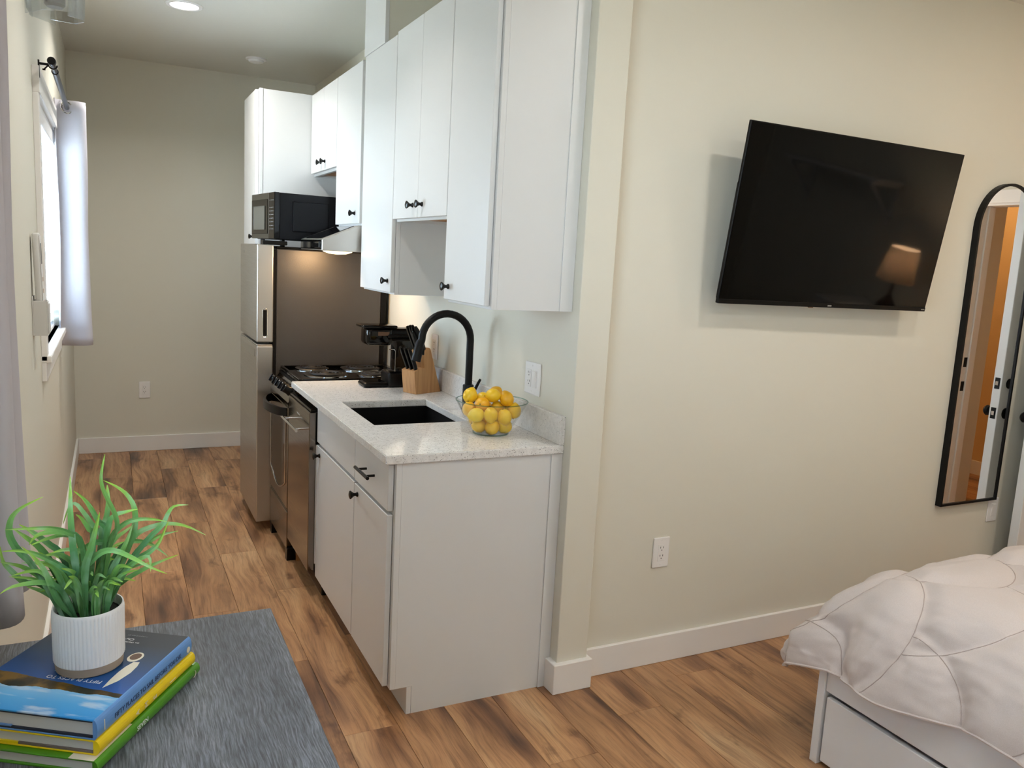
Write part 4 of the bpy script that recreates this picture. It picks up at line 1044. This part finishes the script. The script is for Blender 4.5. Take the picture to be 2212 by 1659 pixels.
bpart('endpaper', 'endpaper_taupe', m2, r2, .0008, .0038, .0075, .13, .7750, .7785); bpart('jacket_flap', 'book_yellow', m2, r2, .0006, .0036, .13, .247, .7750, .7785)
bpart('cover_stripe', 'print_cream', m3, r3, -.0002, .10, .004, .045, .7714, .77175)
def spine_text(s_, x, z, size, m, mat, par, depth, rot=0):
    mm = m @ frame((x, depth, z), (1, 0, 0), (0, 0, 1), (0, -1, 0)) @ Matrix.Rotation(math.radians(rot), 4, 'Z'); return text(s_, size, mm, mat, par)
spine_text('FIFTY PLACES TO SAIL BEFORE YOU DIE', .0427, .8085, .0112, m1, 'print_navy', s1, -.0018)
mk('publisher_mark', lathe(BM(), [(0, 0), (.0055, 0), (.0055, .0004), (0, .0004)], 20, m1 @ frame((.2666, -.0018, .811), (1, 0, 0), (0, 0, 1), (0, -1, 0))), 'print_cream', s1)
bpart('spine_mark', 'print_cream', m1, s1, .017, .0185, -.0018, -.0012, .805, .822)
for ch_, xx in (('A', .098), ('M', .1235), ('E', .149)): spine_text(ch_, xx + .006, .7805, .0135, m2, 'print_cream', s2, -.0050, 90)
bpart('spine_mark', 'print_cream', m2, s2, .198, .216, -.0050, -.0044, .7830, .7842)
spine_text('SEVEN', .1028, .7575, .0115, m3, 'print_white', s3, -.0028)
mk('spine_flourish', tube(BM(), [m3 @ Vector((.286 + .006 * math.cos(a), -.003, .760 + .006 * math.sin(a))) for a in [math.pi * (i / 10 - .6) for i in range(11)]], .0006, 5), 'print_cream', s3)
def cover_text(s_, x, y, size, mat): return text(s_, size, m1 @ frame((x, y, .8302), (0, 1, 0), (-1, 0, 0), (0, 0, 1)), mat, c1, ext=.00008)
cover_text('FIFTY PLACES TO', .1045, .0575, .0125, 'print_white')
cover_text('SAIL', .150, .080, .047, 'print_cyan')
cover_text('the World\u2019s', .2375, .0745, .0062, 'print_white')
cover_text('Chr', .2495, .090, .0105, 'print_white')
cover_text('FOREWORD BY', .2625, .0730, .0055, 'print_grey')
def patch(name, mat, poly, z=.8301):
    b = BM(); prism(b, poly, 'z', z - .0002, z + .0001); o = mk(name, b, mat); o.matrix_basis = m1; attach(o, c1)
patch('boat_print', 'print_cream', [(.0853, .0468), (.1110, .0350), (.1383, .0305), (.160, .0320), (.1734, .0358), (.1720, .0460), (.155, .0500), (.137, .0512), (.112, .0500)])
patch('boat_print', 'print_cream', [(.1885 + .0165 * math.cos(a) , .0525 + .0125 * math.sin(a)) for a in [2 * math.pi * i / 24 for i in range(24)]])
patch('boat_print', 'print_brown', [(.190 + .0115 * math.cos(a), .0530 + .0090 * math.sin(a)) for a in [2 * math.pi * i / 20 for i in range(20)]], .8303)

# ------------------------------------------------------------------ potted plant
PX, PY, PZ = -1.465, -.956, .8303
r = thing('potted_plant', 'small grassy plant in a ribbed white pot on the books', 'plant', (PX, PY, PZ))
nrib = 56
prof = [(.0532, .0165), (.0536, .019), (.0542, .100), (.0545, .104), (.0535, .1075), (.0515, .1075), (.0500, .104), (.0498, .092)]
pot = mk('pot', lathe(BM(), prof, nrib * 6, Matrix.Translation((PX, PY, PZ)), rib=lambda i, z: (.0019 * abs(math.cos(math.pi * i / 6)) - .0010) if .018 < z < .1005 else 0), 'pot_white', r, True)
mk('clay_base', lathe(BM(), [(0, 0), (.049, 0), (.0515, .0022), (.0528, .0165), (.0500, .0166), (0, .0166)], 72, Matrix.Translation((PX, PY, PZ))), 'pot_clay', pot, True)
mk('soil', lathe(BM(), [(.0498, .092), (.03, .095), (0, .096)], 40, Matrix.Translation((PX, PY, PZ))), 'soil', r, True)
def cm(pts, n):
    """Catmull-Rom resample"""
    P_ = [pts[0]] + pts + [pts[-1]]; out = []; segs = len(pts) - 1
    for k in range(n + 1):
        f = k / n * segs; i = min(int(f), segs - 1); t = f - i; p0, p1_, p2, p3_ = P_[i], P_[i + 1], P_[i + 2], P_[i + 3]
        out.append(.5 * ((2 * p1_) + (p2 - p0) * t + (2 * p0 - 5 * p1_ + 4 * p2 - p3_) * t * t + (3 * p1_ - p0 - 3 * p2 + p3_) * t ** 3))
    return out
def leaf(pts, wmax, twist):
    n = 16; P_ = cm([Vector(p) for p in pts], n); b = BM(); rows = []
    lay = b.verts.layers.float.new('t')
    for i, p in enumerate(P_):
        t = i / n; tg = (P_[min(i + 1, n)] - P_[max(i - 1, 0)]).normalized()
        vw = (CAMLOC - Vector((PX, PY, PZ + .1))).normalized()
        sd = tg.cross(vw); sd = sd.normalized() if sd.length > 1e-4 else Vector((1, 0, 0)); nr = sd.cross(tg)
        a = twist * (1 - .4 * t); sd2 = sd * math.cos(a) + nr * math.sin(a); nr2 = nr * math.cos(a) - sd * math.sin(a)
        wv_ = wmax * (min(1, .45 + t * 2.2)) * (1 - t ** 2.6) + .0003
        vs = [b.verts.new(p - sd2 * wv_ + nr2 * wv_ * .35), b.verts.new(p), b.verts.new(p + sd2 * wv_ + nr2 * wv_ * .35)]
        for v_ in vs: v_[lay] = t
        rows.append(vs)
    for a_, b_ in zip(rows, rows[1:]):
        b.faces.new((a_[0], a_[1], b_[1], b_[0])); b.faces.new((a_[1], a_[2], b_[2], b_[1]))
    mk('leaf', b, 'leaf_green', r, True)
K_ = 4.365
LEAVES = [
 [(1040, 950), (1100, 800), (1080, 660), (1010, 520), (960, 400), (950, 300), (970, 170), (990, 90)],
 [(1200, 1000), (1250, 850), (1270, 740), (1265, 600), (1200, 480), (1100, 400), (975, 340)],
 [(960, 830), (1000, 700), (1020, 560), (1015, 440), (1010, 380)],
 [(720, 1180), (690, 950), (670, 700), (665, 500), (662, 300)],
 [(1010, 860), (930, 720), (860, 600), (790, 510), (690, 435)],
 [(960, 930), (880, 780), (790, 650), (710, 560), (650, 600), (595, 750)],
 [(330, 1170), (160, 990), (90, 860), (90, 750), (130, 660), (230, 580), (405, 495)],
 [(1200, 1150), (1390, 900), (1530, 760), (1590, 640), (1650, 580), (1775, 570)],
 [(1150, 1050), (1240, 900), (1350, 810), (1560, 750), (1750, 770), (1940, 855)],
 [(1000, 1050), (1060, 850), (1180, 740), (1300, 705), (1450, 705), (1580, 730)],
 [(1060, 1100), (1160, 950), (1270, 910), (1400, 930), (1500, 990), (1590, 1060)],
 [(760, 1230), (850, 1110), (950, 1020), (1080, 1000), (1250, 1070), (1400, 1150), (1575, 1220)],
 [(1000, 1450), (1150, 1300), (1350, 1180), (1500, 1110), (1680, 1040)],
 [(620, 1560), (540, 1450), (400, 1380), (250, 1340)],
 [(590, 1400), (500, 1330), (400, 1305), (250, 1315), (100, 1350), (0, 1410)],
 [(620, 1450), (650, 1330), (700, 1270), (750, 1225)],
 [(560, 1400), (400, 1260), (200, 1150), (0, 1110)],
 [(700, 1270), (600, 1160), (450, 1080), (300, 1020), (150, 1000), (20, 1010)],
 [(660, 1260), (560, 1170), (400, 1120), (200, 1120)],
 [(740, 1200), (680, 1110), (560, 1040), (470, 1040), (375, 1070)],
 [(830, 1080), (720, 1000), (600, 995), (480, 1025)],
 [(1010, 1000), (930, 920), (820, 960), (720, 1040), (655, 1090)],
 [(780, 960), (640, 830), (480, 790), (300, 790), (45, 805)],
 [(760, 960), (640, 840), (480, 830), (350, 860), (270, 950)],
 [(600, 1080), (460, 940), (350, 860), (260, 800), (180, 755)],
 [(880, 900), (840, 800), (770, 700), (715, 660)],
 [(400, 1320), (240, 1300), (100, 1180), (30, 1100), (0, 960)],
 [(1250, 1050), (1400, 920), (1530, 850), (1680, 815)],
 [(1200, 1150), (1330, 1060), (1420, 1000), (1500, 920), (1590, 720)],
 [(940, 1280), (960, 1150), (975, 970)],
 [(1000, 1050), (1080, 900), (1180, 820), (1290, 740)],
 [(1020, 820), (1080, 680), (1180, 640), (1300, 610)],
 [(780, 980), (640, 860), (450, 890), (290, 950)],
 [(800, 1200), (850, 1000), (900, 800), (940, 640)],
 [(1050, 1200), (1130, 1050), (1200, 900), (1250, 760)],
 [(900, 1350), (1000, 1200), (1080, 1100), (1180, 1040)],
 [(560, 1500), (480, 1350), (420, 1200), (330, 1080), (200, 960)],
 [(720, 1450), (600, 1250), (480, 1100), (360, 1010)],
 [(500, 1160), (380, 980), (250, 880), (120, 790)],
 [(1150, 1250), (1260, 1120), (1400, 1060), (1420, 1200)],
]
for k, pl in enumerate(LEAVES):
    x0 = pl[0][0]; root = (max(560, min(1090, 820 + (x0 - 820) * .45)), 1590)
    dep = ((k * 37) % 11 - 5) / 5.0; ry = PY + .026 * dep; ty = ry + .055 * dep
    if pl[-1][0] < 420: ty = min(ty, ry, PY - .02)
    pl2 = [root] + [p for p in pl if p[1] < 1560]
    pts = [pix(p[0] / K_, 960 + p[1] / K_, ry + (ty - ry) * (i / (len(pl2) - 1))) for i, p in enumerate(pl2)]
    rt = Vector((pts[0].x, pts[0].y, 0)) - Vector((PX, PY, 0))
    if rt.length > .04: rt = rt.normalized() * .04
    pts[0] = Vector((PX + rt.x, PY + rt.y, PZ + .094))
    leaf(pts, .0043 + .0017 * ((k * 13) % 5) / 5, ((k * 29) % 9 - 4) * .16)
for k in range(46):                                   # shorter inner blades that fill the tuft
    a = rnd.uniform(0, 2 * math.pi); ro = rnd.uniform(.004, .038); ln = rnd.uniform(.06, .115); out = rnd.uniform(.015, .07)
    b0 = Vector((PX + ro * math.cos(a), PY + ro * math.sin(a), PZ + .093)); d_ = Vector((math.cos(a), math.sin(a), 0))
    leaf([b0, b0 + d_ * out * .2 + Vector((0, 0, ln * .5)), b0 + d_ * out * .6 + Vector((0, 0, ln * .85)), b0 + d_ * out * 1.2 + Vector((0, 0, ln * rnd.uniform(.8, 1.05)))], rnd.uniform(.0038, .0058), rnd.uniform(-.9, .9))

# ------------------------------------------------------------------ remote in wall holder
r = thing('remote_holder', 'white plastic wall holder between the two windows', 'holder', (XL, .84, 1.2))
b = BM(); hy0, hy1, hx0, hx1 = .80, .875, XL + .0005, XL + .047
for q_ in ((hx0, hx0 + .004, hy0, hy1, 1.20, 1.335), (hx1 - .003, hx1, hy0, hy1, 1.20, 1.318), (hx0 + .004, hx1 - .003, hy0, hy0 + .003, 1.2, 1.32), (hx0 + .004, hx1 - .003, hy1 - .003, hy1, 1.2, 1.32), (hx0 + .004, hx1 - .003, hy0 + .003, hy1 - .003, 1.2, 1.204)): box(b, *q_, .0008)
mk('pocket', b, 'remote_white', r); bx('front_lip', 'remote_white', r, hx1 + .0003, hx1 + .004, hy0 + .006, hy1 - .006, 1.207, 1.31, .001)
r = thing('remote_control', 'white remote control standing in the wall holder', 'remote', (XL + .02, .84, 1.21))
RM = Matrix.Translation((XL + .0255, .8375, 1.2055)) @ Matrix.Rotation(math.radians(-1.5), 4, 'Y')
mk('case', box(BM(), -.011, .011, -.030, .030, 0, .345, .007, 3, RM), 'remote_white', r, True)
mk('face', box(BM(), .0111, .0125, -.027, .027, .01, .335, .0006, 1, RM), 'white_plastic', r)
mk('display', box(BM(), .0126, .0131, -.020, .020, .24, .31, 0, 1, RM), 'screen_grey', r)
for k in range(4):
    for c_ in (-1, 1): mk('button', box(BM(), .0126, .0142, c_ * .011 - .006, c_ * .011 + .006, .06 + k * .04, .075 + k * .04, .001, 1, RM), 'paper_pink', r)

# ------------------------------------------------------------------ wall sconce with clear panels (top left)
r = thing('wall_sconce', 'clear glass panel sconce high on the window wall', 'wall lamp', (XL, -.2, 2.1))
SXc, SYc, SZ0 = -1.522, -.2, 2.030
mk('wall_plate', lathe(BM(), [(0, 0), (.055, 0), (.055, .012), (.045, .018), (0, .018)], 28, frame((XL, SYc, 2.16), (0, 1, 0), (0, 0, 1), (1, 0, 0))), 'chrome', r, True)
mk('arm', tube(BM(), [(XL + .015, SYc, 2.16), (SXc, SYc, 2.175), (SXc, SYc, 2.15)], .007, 12), 'chrome', r, True)
mk('socket', lathe(BM(), [(0, 0), (.017, .0), (.022, .006), (.022, .055), (.014, .066), (0, .066)], 24, Matrix.Translation((SXc, SYc, 2.055))), 'rod_grey', r, True)
for k in range(7):
    a = 2 * math.pi * k / 7 + .35; d_ = Vector((math.cos(a), math.sin(a), 0)); t_ = Vector((-math.sin(a), math.cos(a), 0)); c_ = Vector((SXc, SYc, 0))
    b = BM(); pr = []
    for (rad_, zz, hw) in ((.049, SZ0 + .004 * (k % 2), .030), (.052, SZ0 + .05, .028), (.046, SZ0 + .11, .024)):
        pr.append([b.verts.new(c_ + d_ * (rad_ + th_) + t_ * hw * s_ + Vector((0, 0, zz + (.006 if s_ > 0 and zz < SZ0 + .02 else 0)))) for th_, s_ in ((0, -1), (0, 1), (.003, 1), (.003, -1))])
    for p_, q_ in zip(pr, pr[1:]):
        for i in range(4): b.faces.new((p_[i], p_[(i + 1) % 4], q_[(i + 1) % 4], q_[i]))
    b.faces.new(pr[0][::-1]); b.faces.new(pr[-1]); bmesh.ops.recalc_face_normals(b, faces=b.faces); mk('glass_panel', b, 'sconce_glass', r)
mk('top_disc', lathe(BM(), [(0, 0), (.056, 0), (.056, .003), (0, .003)], 32, Matrix.Translation((SXc, SYc, SZ0 + .1105))), 'sconce_glass', r)

# ------------------------------------------------------------------ ceiling lights and detector
def recessed(x_, y_, label, energy, col, grp, z=ZC, spread=180):
    r = thing('recessed_light', label, 'ceiling light', (x_, y_, z), grp)
    mk('trim_ring', lathe(BM(), [(.068, -.001), (.072, -.006), (.088, -.006), (.093, -.001), (.068, -.0005)], 40, Matrix.Translation((x_, y_, z))), 'white_plastic', r, True)
    mk('lens', lathe(BM(), [(0, -.004), (.069, -.004), (.069, -.002), (0, -.002)], 40, Matrix.Translation((x_, y_, z))), 'recessed_lens', r)
    L = bpy.data.lights.new('lamp', 'AREA'); L.shape = 'DISK'; L.size = .13; L.energy = energy; L.color = col; L.spread = math.radians(spread)
    o = bpy.data.objects.new('lamp', L); COL.objects.link(o); o.location = (x_, y_, z - .009); attach(o, r)
recessed(-1.047, 2.404, 'round recessed ceiling light glowing in the kitchen', KITCHEN_W * 1.35, (1, .97, .92), 'recessed ceiling lights', spread=150)
recessed(-1.047, .60, 'added unseen ceiling fill light over the kitchen entrance by the sink', KITCHEN_W * .55, (1, .97, .92), 'recessed ceiling lights', spread=120)  # no known fixture here: added out of view to brighten the kitchen floor
for x_, lb in ((-.46, 'added unseen ceiling fill light behind the table end'), (1.3, 'added unseen ceiling fill light above the head of the bed')): recessed(x_, -2.6, lb, 8.5, (1, .98, .95), 'recessed ceiling lights')  # extra pair added behind the camera, neutral fill for surfaces facing it
for x_, lb, k_, c_ in ((-.46, 'round recessed ceiling light between the table and the bed', .45, (1, .97, .93)), (.75, 'round recessed ceiling light above the drawer side of the bed', 1.0, (1, .96, .9)), (2.03, 'round recessed ceiling light above the bed near the mirror', 1.15, WARM)):
    recessed(x_, -1.2, lb, BEDROOM_W * k_, c_, 'recessed ceiling lights')
r = thing('smoke_detector', 'small round white detector on the kitchen ceiling', 'smoke detector', (-.528, 3.42, ZC))
mk('base_plate', lathe(BM(), [(0, 0), (.066, 0), (.066, -.008), (.058, -.010), (0, -.010)], 36, Matrix.Translation((-.528, 3.42, ZC))), 'white_plastic', r, True)
mk('dome', lathe(BM(), [(.050, -.0102), (.046, -.022), (.030, -.028), (0, -.029)], 36, Matrix.Translation((-.528, 3.42, ZC))), 'white_plastic', r, True)

# ------------------------------------------------------------------ bedside chest, lamp and shelf (seen in the dark screen)
r = thing('chest_of_drawers', 'white chest of drawers against the right bedroom wall', 'dresser', (3.03, -1.42, 0))
bx('carcass', 'bed_white', r, 2.83, 3.25, -1.78, -1.14, .04, .93, .002); bx('top', 'bed_white', r, 2.81, 3.252, -1.8, -1.12, .9305, .95, .002)
for k in range(4):
    d = bx('drawer', 'bed_white', r, 2.812, 2.829, -1.775, -1.145, .06 + k * .218, .268 + k * .218, .002); mk('drawer_knob', lathe(BM(), [(.008, 0), (.006, .012), (.014, .022), (0, .026)], 16, frame((2.812, -1.46, .164 + k * .218), (0, 1, 0), (0, 0, -1), (-1, 0, 0))), 'knob_black', d, True)
LX, LY = 2.96, -1.35
r = thing('table_lamp', 'lit table lamp with a tapered fabric shade on the chest', 'lamp', (LX, LY, .95))
mk('base', lathe(BM(), [(0, 0), (.055, 0), (.06, .01), (.058, .09), (.03, .13), (.012, .16), (.008, .25), (0, .25)], 28, Matrix.Translation((LX, LY, .9505))), 'lamp_dark', r, True)
mk('shade', lathe(BM(), [(.112, 1.20), (.085, 1.405), (.083, 1.405), (.110, 1.20)], 40, Matrix.Translation((LX, LY, 0))), 'lamp_shade_cloth', r, True)
mk('bulb', sphere(BM(), .026, 16, 10, Matrix.Translation((LX, LY, 1.29))), 'bulb_warm', r, True)
L = bpy.data.lights.new('lamp_bulb', 'POINT'); L.energy = 17.0; L.color = (1, .72, .46); L.shadow_soft_size = .03
o = bpy.data.objects.new('lamp_bulb', L); COL.objects.link(o); o.location = (LX, LY, 1.335); attach(o, r)
r = thing('wall_shelf', 'white wall shelf on triangular brackets above the chest side', 'shelf', (3.14, -2.25, 1.70))
bx('board', 'bed_white', r, 3.0, 3.268, -2.70, -1.78, 1.725, 1.745, .002)
for yy in (-1.82, -2.62):
    b = BM(); box(b, 3.0, 3.268, yy - .012, yy + .012, 1.700, 1.7248); box(b, 3.25, 3.268, yy - .012, yy + .012, 1.45, 1.70); tube(b, [(3.01, yy, 1.71), (3.26, yy, 1.48)], .012, 8); mk('bracket', b, 'bed_white', r)
# hall light
r = thing('hall_light', 'round flush ceiling light in the hall beyond the door', 'ceiling light', (4.3, -1.5, 2.6))
mk('dome', lathe(BM(), [(0, -.08), (.08, -.07), (.13, -.035), (.14, -.001), (0, -.0005)], 32, Matrix.Translation((4.3, -1.5, 2.6))), 'bulb_warm', r, True)
L = bpy.data.lights.new('hall_lamp', 'POINT'); L.energy = 11.0; L.color = (1, .62, .30); L.shadow_soft_size = .08
o = bpy.data.objects.new('hall_lamp', L); COL.objects.link(o); o.location = (4.3, -1.5, 2.44); attach(o, r)
